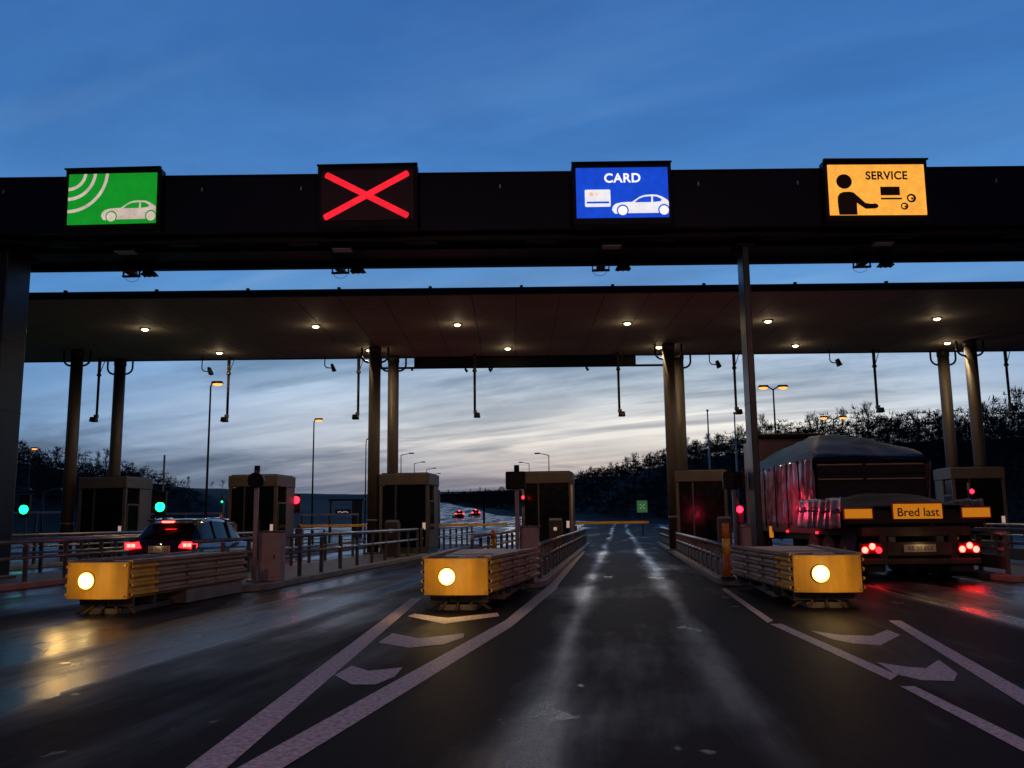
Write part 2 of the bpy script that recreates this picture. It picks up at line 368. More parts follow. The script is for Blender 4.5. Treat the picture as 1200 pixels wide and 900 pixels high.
def ground(x, y):
    h = rise(y)+ridge(RR, RH, x, y, 1, 26)+ridge(LR, LH, x, y, -1, 32)
    n = mn.noise(Vector((x*.03, y*.03, 0)))*1.0*min(1, max(0, h/4))
    return h+n
def axis(pts):
    r = []
    for a, b, st_ in pts:
        x = a
        while x < b-1e-6: r.append(x); x += st_
    r.append(pts[-1][1]); return r
gx = axis([(-3000, -600, 400), (-600, -160, 40), (-160, 120, 5), (120, 600, 40), (600, 3000, 400)])
gy = axis([(-600, -60, 60), (-60, 60, 20), (60, 540, 6), (540, 1000, 46), (1000, 4000, 500)])
mb = MB(); vs = [(x, y, ground(x, y)-.06) for y in gy for x in gx]; nx = len(gx)
mb.add(vs, [(j*nx+i, j*nx+i+1, (j+1)*nx+i+1, (j+1)*nx+i) for j in range(len(gy)-1) for i in range(nx-1)], True)
struct(mb, 'ground', 'soil')
mb = MB(); mb.add([(-48, -40, 0), (46, -40, 0), (46, 76, 0), (-48, 76, 0)], [(0, 1, 2, 3)]); struct(mb, 'road', WET)
# the carriageway beyond the plaza, climbing and bending to the left
redge = [(76, 20), (100, 22), (125, 20), (150, 13), (180, 2), (210, -4), (240, -8), (300, -17), (360, -27), (430, -40)]
ledge = [(76, -34), (100, -32), (125, -29), (150, -26), (180, -24), (210, -24), (240, -26), (300, -32), (360, -41), (430, -54)]
mb = MB(); vs = []
def lerp_pts(P, y):
    for a, b in zip(P, P[1:]):
        if y <= b[0]: return a[1]+(b[1]-a[1])*(y-a[0])/(b[0]-a[0])
    return P[-1][1]
ys = [76+6*i for i in range(60)]
for y in ys:
    for k in range(7):
        x = lerp_pts(ledge, y)+(lerp_pts(redge, y)-lerp_pts(ledge, y))*k/6
        vs.append((x, y, max(rise(y), ground(x, y))+.02+(.25 if y > 100 else .0)*min(1, (y-76)/40)))
mb.add(vs, [(j*7+i, j*7+i+1, (j+1)*7+i+1, (j+1)*7+i) for j in range(len(ys)-1) for i in range(6)], True)
struct(mb, 'carriageway', WET)

# ------------------------------------------------------------ painted markings (4 mm sheets)
def flat(pix, z=.004):
    p = [atz(x, y, z) for x, y in pix]
    n = len(p); return MB().add(p, [tuple(range(n))])
mk = []
mk.append(('edge_line', [(213, 903), (262, 903), (494, 701), (482, 701)]))
mk.append(('edge_line', [(272, 903), (326, 903), (600, 734), (652, 690), (655, 684), (643, 686), (592, 727)]))
mk.append(('edge_line', [(643, 686), (655, 684), (686, 646), (682, 646)]))
mk.append(('chevron', [(478, 722), (520, 731), (585, 722), (583, 718), (524, 724), (486, 719)]))
mk.append(('chevron', [(443, 753), (460, 742), (492, 748), (544, 742), (543, 747), (520, 755), (480, 759)]))
mk.append(('chevron', [(392, 791), (412, 780), (432, 786), (472, 782), (462, 793), (440, 802), (412, 802)]))
mk.append(('edge_line', [(902, 731), (916, 731), (1052, 791), (1044, 797)]))
mk.append(('edge_line', [(1055, 804), (1072, 804), (1204, 868), (1204, 883)]))
mk.append(('edge_line', [(1041, 727), (1055, 727), (1206, 812), (1206, 830)]))
mk.append(('chevron', [(950, 739), (985, 744), (1022, 745), (1040, 738), (1055, 744), (1032, 756), (1000, 754), (975, 749)]))
mk.append(('chevron', [(1028, 776), (1060, 781), (1085, 783), (1100, 773), (1122, 789), (1118, 798), (1080, 797), (1050, 790)]))
mk.append(('edge_line', [(845, 690), (850, 689), (906, 727), (900, 730)]))
for i, (n, p) in enumerate(mk): struct(flat(p, .004+.0005*(i % 3)), 'lane_'+n if n != 'chevron' else 'road_chevron', 'paint', fix=False)

# ------------------------------------------------------------ toll islands (kerb + paving)
A = [-21.6, -15.4, -9.15, -2.95, 3.45, 9.75, 15.6]
IW = 1.28
for k, a in enumerate(A):
    y0, y1 = 19.6, 52.0
    if k in (0, 6): y0 = 26
    def outline(w, e):
        pts = []
        for i in range(9):
            t = math.pi+math.pi*i/8; pts.append((w*math.cos(t), e+w*.9+w*.9*math.sin(t)))
        return pts+[(w, y1-y0-e), (-w, y1-y0-e)]
    rt = L(a, y0)
    struct(MB().prism(outline(IW, 0), 'z', 0.0, .15), 'kerb', 'kerb', loc=rt, rz=LANE, bevel=.02)
    struct(MB().prism(outline(IW-.16, .16), 'z', .10, .156), 'pavement', 'slab', loc=rt, rz=LANE)

def isl(a, off, D, z=.15): return L(a+off, D, z)

# ------------------------------------------------------------ overhead sign gantry (across the view)
BY0, BY1 = 21.6, 24.7
z_top = at(600, 203.5, BY0).z; z_bot = at(600, 268, BY0).z; z_bot2 = at(600, 316, BY1).z
g = thing('sign_gantry', 'long dark navy overhead gantry beam carrying the four lit lane signs', 'gantry', (0, BY0, 0))
mb = MB(); zb = z_bot
x0, x1 = -17, 20
mb.add([(x0, 0, zb), (x1, 0, zb), (x1, 0, z_top), (x0, 0, z_top), (x0, .12, zb), (x1, .12, zb), (x1, .12, z_top), (x0, .12, z_top)],
       [(0, 1, 2, 3), (7, 6, 5, 4), (0, 4, 5, 1), (3, 2, 6, 7), (0, 3, 7, 4), (1, 5, 6, 2)])
x = x0+.5
mb.build('front_cladding', 'navy', g)
mb = MB().box(((x0+x1)/2, 1.6, (z_bot+.02+z_top-.15)/2), (x1-x0-.02, 2.95, z_top-.15-z_bot-.02)); mb.build('beam', 'black', g)
mb = MB()
while x < x1: mb.box((x, -.004, (z_top+zb)/2), (.016, .008, z_top-zb-.02)); x += 1.25
mb.box(((x0+x1)/2, -.012, z_top+.02), (x1-x0, .06, .04)); mb.build('panel_joint', 'black', g)
for q in range(15): MB().box((x0+1.75+2.5*q, -.03, z_top-.34), (.035, .03, .10)).build('pale_glint_piece', 'galv', g)  # small pale pieces added to stand in for glints along the beam
mb = MB()
for yy_ in (.5, 1.4, 2.95): mb.box(((x0+x1)/2, yy_, z_bot-.05), (x1-x0-.4, .12, .1))
mb.build('service_tray', 'black', g)
mb = MB(); mb.box(((x0+x1)/2, 3.12, z_bot+.02), (x1-x0-.1, .08, .22)); mb.build('rear_flange', 'black', g)
for xs in [x0+2.3+3.1*i for i in range(12)]:
    MB().box((xs, .9, z_bot-.03), (.8, .3, .06)).build('hatch', 'black', g, bevel=.01)
# lighting pins on top
for xs in range(-15, 20, 3): MB().tube((xs+.4, 1.2, z_top-.15), (xs+.4, 1.2, z_top+.1), .03).build('lifting_eye', 'black', g)
# gantry supports
def support(cx, cy, w, d, label):
    t = thing('gantry_support', label, 'support pillar', (cx, cy, 0), LANE*.6, 'pillars holding up the sign gantry')
    MB().box((0, 0, (z_bot-.05)/2+.1), (w, d, z_bot-.25)).build('shaft', 'pillar' , t, bevel=.02)
    MB().box((0, 0, .12), (w+.25, d+.25, .24)).build('base_plate', 'frame', t, bevel=.02)
    MB().box((0, 0, z_bot-.13), (w+.3, d+.2, .10)).build('head_plate', 'black', t)
    for zz_ in (2.6, 4.4, 6.2): MB().box((0, 0, zz_), (w+.008, d+.008, .014)).build('sheet_joint', 'black', t)
M_['pillar'] = mat('dark_blue_steel', (.011, .017, .024), .38, .3, .2, 1.5, .04, 20)
pr = at(33, 322, 22.2); support(pr.x-1.5, 23.0, 1.7, 1.0, 'massive dark steel pillar at the left edge of the picture')
pr = at(873, 400, 23.1); support(pr.x+.06, 23.1, .17, .75, 'slim tall dark steel pillar in front of the canopy, left of the loaded truck')

# ------------------------------------------------------------ lane signs
SW = 2.22
def rect(u0, v0, u1, v1): return [(u0, v0), (u1, v0), (u1, v1), (u0, v1)]
def circ(cx, cy, r, asp, n=24, umax=1.0):
    return [(min(umax, cx+r*math.cos(2*math.pi*i/n)), cy+r*asp*math.sin(2*math.pi*i/n)) for i in range(n)]
def sign(px0, px1, py0, py1, label, bg_, build, tilt=0.0):
    """px/py: lit screen rectangle in the photograph, stands proud of the gantry cladding"""
    D = BY0-.32; a = at(px0, py1, D); b = at(px1, py0, D); w = b.x-a.x; h = b.z-a.z
    t = thing('lane_sign', label, 'lane sign', (a.x, D, a.z)); t.rotation_euler[1] = tilt
    fr = .10
    MB().box((w/2, .17, h/2-.03), (w+2*fr, .30, h+2*fr+.10)).build('housing', 'black', t, bevel=.02)
    MB().box((w/2, -.02, h+fr+.03), (w+2*fr+.01, .10, .03)).build('visor', 'black', t)
    MB().box((w/2, .005, h/2), (w, .03, h)).build('screen', bg_, t)
    def lay(polys, m, name, lvl=1):
        for p in polys: MB().prism([(u*w, (1-v)*h) for u, v in p], 'y', -.0105-.003*lvl, -.0105-.003*lvl+.002).build(name, m, t)
    build(t, lay, w, h)
    return t
asp = 433/240
def pict_car(lay, paint, hole, du=0.0, dv=0.0):
    Q = lambda pts: [(min(1.0, (x-312)/433+du), (y-95)/240+dv) for x, y in pts]
    lay([Q([(478, 300), (482, 282), (495, 270), (520, 264), (545, 262), (572, 262), (590, 250), (612, 236), (635, 229), (665, 227), (692, 229), (715, 238), (740, 254), (745, 262), (745, 319), (565, 319), (520, 319), (490, 317)])], paint, 'car_pictogram', 1)
    lay([Q([(585, 264), (604, 248), (628, 238), (664, 236), (662, 264)]), Q([(672, 236), (690, 238), (712, 250), (708, 260), (672, 264)]),
         circ((528-312)/433+du, (302-95)/240+dv, 28/433, asp), [(min(1, u), v) for u, v in circ((722-312)/433+du, (302-95)/240+dv, 28/433, asp)],
         Q([(548, 316), (700, 316), (700, 321), (548, 321)])], hole, 'car_pictogram_opening', 2)
    lay([circ((528-312)/433+du, (303-95)/240+dv, 22/433, asp), [(min(1, u), v) for u, v in circ((722-312)/433+du, (303-95)/240+dv, 22/433, asp)]], paint, 'car_pictogram_wheel', 3)
GREEN = led('green_led_matrix', (.004, .34, .022), .95, .15); PALE = led('pale_led_matrix', (.75, .60, .52), .95, .3)
BLUE = led('blue_led_matrix', (.003, .072, .72), 1.05, .25); WHITE = led('white_led_matrix', (.95, .92, .98), 1.15, .12)
ORANGE = led('orange_led_matrix', (1.0, .43, .055), 1.25, .2); DARKINK = mat('unlit_led', (.035, .012, .006), .6, 0, .2, 8, 0)
REDL = led('red_led_matrix', (1.0, .015, .035), 1.15, .25); OFFSCR = mat('unlit_led_screen', (.006, .004, .008), .5, 0, .3, 6, 0, emis=(.05, .0, .01), stren=.05)
def b_green(t, lay, w, h):
    pol = []
    for r in (90, 137, 196):
        t0 = math.asin(10/r); th = 15
        A0 = [t0+(math.pi/2-t0)*i/16 for i in range(17)]
        P = [(r*math.cos(x), 85+r*math.sin(x)-95+0) for x in A0]+[((r-th)*math.cos(x), 85+(r-th)*math.sin(x)-95) for x in reversed(A0)]
        pol.append([(max(0, p/433), max(0, q/240)) for p, q in P])
    lay(pol, PALE, 'radio_wave_symbol', 1)
    pict_car(lay, PALE, GREEN)
def b_x(t, lay, w, h):
    def bar(x0_, y0_, x1_, y1_, hw=15):
        d = Vector((x1_-x0_, y1_-y0_)).normalized(); n_ = Vector((-d.y, d.x))*hw; e = d*6
        P = [Vector((x0_, y0_))+n_, Vector((x0_, y0_))-e+n_*.5, Vector((x0_, y0_))-e-n_*.5, Vector((x0_, y0_))-n_, Vector((x1_, y1_))-n_, Vector((x1_, y1_))+e-n_*.5, Vector((x1_, y1_))+e+n_*.5, Vector((x1_, y1_))+n_]
        return [((p.x-305)/435, (p.y-75)/240) for p in P]
    lay([bar(330, 97, 710, 297)], REDL, 'cross_stroke', 1); lay([bar(712, 95, 325, 300)], REDL, 'cross_stroke', 2)
def b_card(t, lay, w, h):
    Q = lambda x, y: ((x-303)/424, (y-65)/238)
    lettering('lettering', 'CARD', h*.185, WHITE, t, (w*.505, -.016, h*.795), spacing=1.08, bold=.008, sx=.98)
    r = [Q(346, 170), Q(456, 170), Q(460, 174), Q(460, 247), Q(455, 252), Q(347, 252), Q(342, 248), Q(342, 174)]
    lay([r], WHITE, 'card_pictogram', 1); lay([[Q(350, 227), Q(453, 227), Q(453, 236), Q(350, 236)]], BLUE, 'card_stripe', 2)
    lay([circ(*Q(372, 192), .024, asp, 14)], led('salmon_led_matrix', (1, .62, .5), 1.0, .2), 'card_mark', 2)
    lay([circ(*Q(396, 192), .024, asp, 14)], led('peach_led_matrix', (1, .78, .62), 1.0, .2), 'card_mark', 3)
    pict_car(lay, WHITE, BLUE, .0, .0)
def b_serv(t, lay, w, h):
    Q = lambda x, y: (min(1, max(0, (x-292)/434)), min(1, max(0, (y-50)/240)))
    lettering('lettering', 'SERVICE', h*.165, DARKINK, t, (w*.605, -.016, h*.785), spacing=1.06, bold=.008, sx=.93)
    lay([circ(*Q(362, 131), 35/434, asp, 26)], DARKINK, 'attendant_head', 1)
    lay([[Q(*p) for p in [(332, 290), (328, 225), (330, 203), (340, 188), (356, 181), (385, 180), (402, 184), (420, 202), (452, 234), (478, 238), (500, 237), (509, 243), (509, 254), (498, 260), (452, 262), (436, 250), (414, 233), (413, 290)]]], DARKINK, 'attendant_figure', 1)
    lay([[Q(523, 157), Q(610, 157), Q(610, 198), Q(523, 198)], [Q(523, 210), Q(617, 210), Q(617, 218), Q(523, 218)]], DARKINK, 'screen_symbol', 1)
    for cx, cy, r in ((660, 212, 21), (627, 250, 17)):
        lay([circ(*Q(cx, cy), r/434, asp, 18)], DARKINK, 'coin_symbol', 1); lay([circ(*Q(cx-2, cy), r*.58/434, asp, 14)], ORANGE, 'coin_centre', 2)
        lay([circ(*Q(cx+3, cy+2), r*.28/434, asp, 8)], DARKINK, 'coin_mark', 3)
sign(78.5, 185, 203.5, 263.5, 'lit green lane sign showing radio waves over a pale car', GREEN, b_green, R(-.8))
sign(376, 485, 199, 259, 'dark lane sign showing a large glowing red cross', OFFSCR, b_x, R(-.5))
sign(676, 782, 196, 255.5, 'lit blue lane sign reading CARD above a bank card and a white car', BLUE, b_card, R(-.1))
sign(973, 1081.5, 192, 252, 'lit orange lane sign reading SERVICE with a booth attendant figure', ORANGE, b_serv, R(.4))

# ------------------------------------------------------------ cameras and antennas under the gantry
def reader(px, py, kind, label, grp, first={}):
    D = BY1-.2; p = at(px, py, D)
    top = z_bot-.02
    t = thing('lane_camera' if kind == 'cam' else 'beacon_reader', label, 'camera' if kind == 'cam' else 'antenna', (p.x, D, top), LANE*.5, grp)
    hgt = top-p.z
    if kind == 'cam':
        for s in (-1, 1): MB().box((s*.23, 0, -hgt/2), (.03, .06, hgt)).build('bracket', 'black', t)
        MB().box((0, 0, -hgt-.02), (.50, .09, .05)).build('cross_bar', 'black', t)
        MB().box((0, -.05, -hgt+.11), (.26, .42, .15), top=(.7, .95)).build('camera_body', 'frame', t, bevel=.02)
        MB().tube((0, -.26, -hgt+.10), (0, -.29, -hgt+.10), .055, n=16).build('lens', 'glass', t)
        pts = [(.19*math.cos(x)-.02, .1, -hgt-.02-.13*math.sin(x)) for x in [math.pi*i/10 for i in range(11)]]
        MB().path(pts, .006, 5).build('cable_loop', 'black', t)
    else:
        MB().box((0, 0, -hgt*.3), (.12, .12, hgt*.7)).build('mount', 'black', t)
        MB().box((0, -.04, -hgt+.05), (.44, .30, .12), top=(.6, .7)).build('antenna_body', 'black', t, bevel=.015)
        for s in (-1, 0, 1): MB().tube((s*.14, -.04, -hgt-.01), (s*.14, -.04, -hgt-.06), .035, .02, 10).build('nozzle', 'black', t)
    # small pale junction box on the beam above
nm = ['green radio wave', 'red cross', 'blue CARD', 'orange SERVICE']
for i, (pc, pa, py) in enumerate([(154, 176, 323), (399, 420, 319), (704, 730, 316), (1010, 1037, 312)]):
    reader(pc, py, 'cam', 'small dark camera on a yoke bracket under the gantry, below the %s sign' % nm[i], 'cameras hung under the sign gantry')
    reader(pa, py, 'ant', 'flat antenna box right beside the camera below the %s sign' % nm[i], 'antennas hung under the sign gantry')
for i, (px, py) in enumerate([(147, 304), (401, 300), (717, 297), (1035, 290)]):
    p = at(px, py, BY0+1.2)
    t = thing('junction_box', 'grey junction box under the gantry, below the %s sign' % nm[i], 'junction box', (p.x, BY0+1.2, z_bot-.01), 0, 'junction boxes under the gantry')
    MB().box((0, 0, -.07), (.5, .3, .14)).build('box', 'galv', t, bevel=.01); MB().box((0, -.16, -.07), (.44, .02, .10)).build('lid', 'frame', t)

# ------------------------------------------------------------ canopy
CZ = 8.95
CY0 = 28.9
for _ in range(30):
    # far edge and near edge from the photograph
    break
CY0 = atz(600, 344.5, CZ).y; CY1 = atz(600, 417, CZ).y
c = thing('toll_canopy', 'wide flat roof over the toll booths with pale brown soffit and round downlights', 'canopy', (0, 0, 0))
mb = MB(); CX0, CX1 = at(30, 380, 34).x-6.5, 34
MB().box(((CX0+CX1)/2, (CY0+CY1)/2, CZ+.13), (CX1-CX0, CY1-CY0, .22)).build('roof_deck', 'fascia', c)
xs = CX0+.02; pw = 1.5; mb = MB()
nrow = 6; rd = (CY1-CY0-.1)/nrow
while xs < CX1-.1:
    for j in range(nrow): mb.box((xs+pw/2, CY0+.05+rd*(j+.5), CZ+.005), (pw-.025, rd-.025, .03))
    xs += pw
mb.build('soffit_panels', 'under', c)
mb = MB()
mb.box(((CX0+CX1)/2, CY0-.05, CZ+.12), (CX1-CX0, .1, .16)); mb.box(((CX0+CX1)/2, CY1+.05, CZ+.10), (CX1-CX0, .1, .3)); mb.build('edge_trim', 'fascia', c, bevel=.02)
for q in range(13):
    MB().box((CX0+1.3+q*3.05, CY0-.02, CZ+.26), (.10, .10, .05)).build('roof_clip', 'black', c)
# downlights
row = [(170, 386), (370, 382.5), (536, 380.5), (735, 379), (900, 376.5), (1098, 373.5), (257, 413.5), (433, 410.5), (595, 408.5), (772, 407), (932, 405), (1110, 402)]
first = None
for i, (px, py) in enumerate(row):
    p = atz(px, py, CZ-.05)
    lab = '%s lit round downlight in the %s row of the canopy soffit' % (['leftmost', 'second from left', 'third from left', 'third from right', 'second from right', 'rightmost'][i % 6], 'front' if i < 6 else 'rear')
    if first is None:
        first = thing('canopy_downlight', lab, 'downlight', (p.x, p.y, CZ-.01), 0, 'round downlights in the canopy soffit')
        MB().tube((0, 0, 0), (0, 0, -.05), .20, .19, 20).build('bezel', 'galv', first)
        MB().ball((0, 0, -.05), .12, 16, 6, (1, 1, .45)).build('lens', 'lens_warm', first)
        lamp('downlight_beam', 'SPOT', first, (0, 0, -.14), 210, (1, .70, .38), .10, (165, .6), (0, 0, -5))
        lamp('downlight_spill', 'POINT', first, (0, 0, -.38), 4, (1, .74, .45), .08)
    else:
        dup(first, (p.x, p.y, CZ-.01), 0, lab)
    first['label'] = first['label']
# dark sign box hung on the rear canopy edge with its rail
b0 = at(485, 431, CY1+.2); b1 = at(745, 411, CY1+.2)
t = thing('rear_sign_box', 'long dark sign back hung under the rear canopy edge, in the middle of the picture', 'sign', (b0.x, CY1+.25, b0.z))
MB().box(((b1.x-b0.x)/2, .15, (CZ-b0.z)/2), (b1.x-b0.x, .3, CZ-b0.z)).build('cabinet', 'fascia', t, bevel=.02)
q0 = at(436, 432, CY1+.2); q1 = at(797, 427, CY1+.2)
MB().tube((q0.x-b0.x, .1, .02), (q1.x-b0.x, .1, .02), .055, n=10).build('carrying_rail', 'black', t)
for fx in (-1.6, 2.1, 6.5, 10.5): MB().box((fx+1.5, .15, -.05), (.1, .1, .1)).build('clamp', 'black', t)

# canopy columns (pairs)
colw = [('far left pair', 85.5, 137), ('pair left of the middle', 438.5, 460.5), ('pair right of the middle', 786.5, 797.5), ('far right pair, right of the truck', 1145, 1112)]
proto = None
for nm_, pn, pf in colw:
    for which, px, D in (('front', pn, 38.0), ('rear', pf, CY1-.3)):
        p = at(px, 500, D); lab = 'round brown canopy column, %s one of the %s' % (which, nm_)
        if proto is None:
            proto = thing('canopy_column', lab, 'column', (p.x, D, .15), 0, 'round columns holding up the canopy')
            MB().tube((0, 0, 0), (0, 0, CZ-.45), .25, .25, 28).build('shaft', 'column', proto)
            MB().tube((0, 0, 0), (0, 0, .06), .42, .42, 20).build('base_plate', 'frame', proto)
            MB().tube((0, 0, CZ-.46), (0, 0, CZ-.2), .27, .27, 20).build('capital', 'frame', proto)
            MB().tube((0, 0, 1.3), (0, 0, 1.42), .262, .262, 20).build('band', 'frame', proto)
            for s in (-1, 1):
                P = [(s*(.25+.32*math.sin(x)), 0, CZ-.85+.30*(1-math.cos(x))+.0) for x in [math.pi/2*i/6 for i in range(7)]]+[(s*.57, 0, CZ-.2)]
                MB().path(P, .045, 8).build('downpipe', 'black', proto)
            cur = proto
        else: cur = dup(proto, (p.x, D, .15), 0, lab)

# ------------------------------------------------------------ things hung from the canopy
def hang(px, py0, py1, D, label, head_side, kind='tube', pr_={}):
    p = at(px, py1, D); ln = CZ-p.z
    t = thing('hanging_lane_camera', label, 'camera', (p.x, D, CZ-.01), 0, 'camera poles hung from the canopy over the lane edges')
    MB().tube((0, 0, 0), (0, 0, -.75), .075, .07, 10).build('upper_pole', 'column', t)
    MB().tube((0, 0, -.75), (0, 0, -ln+.1), .06, .055, 10).build('pole', 'black', t)
    MB().tube((0, 0, -.72), (0, 0, -.82), .1, .1, 10).build('joint', 'frame', t)
    MB().tube((.28, 0, 0), (.03, 0, -.72), .018, n=6).build('stay', 'frame', t)
    s = head_side
    MB().box((s*.10, -.05, -ln+.02), (.30, .34, .22), top=(.8, .9)).build('camera_housing', 'black', t, bevel=.03)
    MB().tube((s*.12, -.22, -ln), (s*.12, -.26, -ln), .07, n=12).build('lens', 'glass', t)
    MB().box((s*.02, 0, -ln+.17), (.16, .16, .14)).build('clamp', 'frame', t)
    return t
HD = CY1-.6
hl = [(113, 492, -1, 'between the far left columns'), (266, 492, -1, 'right of the tall lit lamp above the black car'), (419.5, 489, -1, 'just left of the column pair left of the middle'),
      (556.5, 487, 1, 'left one under the dark rear sign box'), (726, 485.5, 1, 'right one under the dark rear sign box'), (863, 483, 1, 'just left of the slim gantry pillar'), (1028.5, 481, 1, 'above the wide load truck'), (1184, 478.5, 1, 'nearest the right edge of the picture')]
for px, py, s, lab in hl: hang(px, 420, py, HD, 'camera on a long hanging pole, '+lab, s)
for px, py, lab in [(243, 433, 'left of the hanging pole above the black car'), (387, 429, 'left of the middle column pair'), (838, 425, 'just left of the slim gantry pillar'), (979, 423, 'above the front of the truck load')]:
    p = at(px, py, HD)
    t = thing('dome_bracket_camera', 'small bent arm camera under the canopy, '+lab, 'camera', (p.x-.25, HD, CZ-.01), 0, 'small cameras on bent arms under the canopy')
    MB().path([(0, 0, 0), (0, 0, -(CZ-p.z)+.05), (.08, 0, -(CZ-p.z)-.06), (.28, 0, -(CZ-p.z)-.08)], .025, 8).build('arm', 'black', t)
    o = MB().box((0, 0, 0), (.17, .34, .34), top=(.6, .8)).build('camera_body', 'black', t, loc=(.38, 0, -(CZ-p.z)-.06), bevel=.02); o.rotation_euler[1] = R(-20)
for px, lab in [(545, 'leftmost'), (573, 'middle'), (687, 'rightmost')]:
    p = at(px, 433, CY1+.3)
    t = thing('spot_fitting', 'tiny dark spotlight under the rear sign box, %s of the three' % lab, 'spotlight', (p.x, CY1+.35, b0.z), 0, 'spotlights under the rear sign box')
    MB().tube((0, 0, 0), (0, 0, -.07), .02, n=6).build('stem', 'black', t)
    o = MB().tube((0, 0, 0), (.10, 0, -.14), .05, .065, 10).build('lamp_head', 'black', t, loc=(0, 0, -.05))

# ------------------------------------------------------------ booths
BW, BL, BH = 2.15, 2.15, 0
def make_booth(label):
    H = at(640, 553, 37.6).z-.15
    t = thing('toll_booth', label, 'toll booth', (0, 0, .15), LANE, 'toll booths standing on the islands')
    w, d = BW, BL
    MB().box((0, d/2, H-.24), (w, d, .48)).build('fascia', 'booth', t, bevel=.03)
    MB().box((0, d/2, H+.02), (w-.2, d-.2, .04)).build('roof', 'fascia', t)
    MB().box((0, d/2, .12), (w-.1, d-.06, .24)).build('plinth', 'frame', t, bevel=.01)
    MB().box((0, d/2, (H-.5)/2+.12), (w-.16, d-.14, H-.76)).build('cabin', 'glass', t)
    for sx, sy in ((-1, 0), (1, 0), (-1, 1), (1, 1)):
        MB().box((sx*(w/2-.09), .09+sy*(d-.18), (H-.48)/2+.12), (.13, .13, H-.72)).build('corner_post', 'booth', t, bevel=.008)
    MB().box((-.35, .055, (H-.48)/2+.12), (.06, .06, H-.72)).build('mullion', 'frame', t)
    for sx in (-1, 1):
        # side: cladding panel with a sliding window and a door
        MB().box((sx*(w/2-.05), d-.55, (H-.48)/2+.12), (.05, .9, H-.73)).build('side_panel', 'booth', t, bevel=.005)
        f = MB().box((sx*(w/2-.02), .62, 1.55), (.05, .9, 1.25)).build('window_frame', 'frame', t, bevel=.005)
        MB().box((sx*(w/2+.005), .62, 1.55), (.012, .78, 1.12)).build('pane', 'glass', f)
        MB().box((sx*(w/2-.03), .62, .60), (.05, .95, .72)).build('lower_panel', 'booth', t, bevel=.005)
    MB().box((.86, .03, 1.12), (.12, .05, .28)).build('lit_display', 'scr', t)
    return t
bp = [(118, 'farthest left, behind the far left columns'), (295, 'between the black car and the red traffic light'), (473, 'against the column pair left of the middle'),
      (641, 'at the left side of the open middle lane'), (823, 'left of the slim gantry pillar'), None, (1150, 'behind the far right columns')]
booth = None
for k, e in enumerate(bp):
    if e is None: a_ = A[k]; loc = L(a_, 37.6, .15); lab = 'behind the wide load truck'
    else: p = at(e[0], 600, 37.6); loc = Vector((p.x, 37.6, .15)); lab = e[1]
    lab = 'square dark windowed toll booth, '+lab
    if booth is None: booth = make_booth(lab); booth.location = loc
    else: dup(booth, loc, LANE, lab)

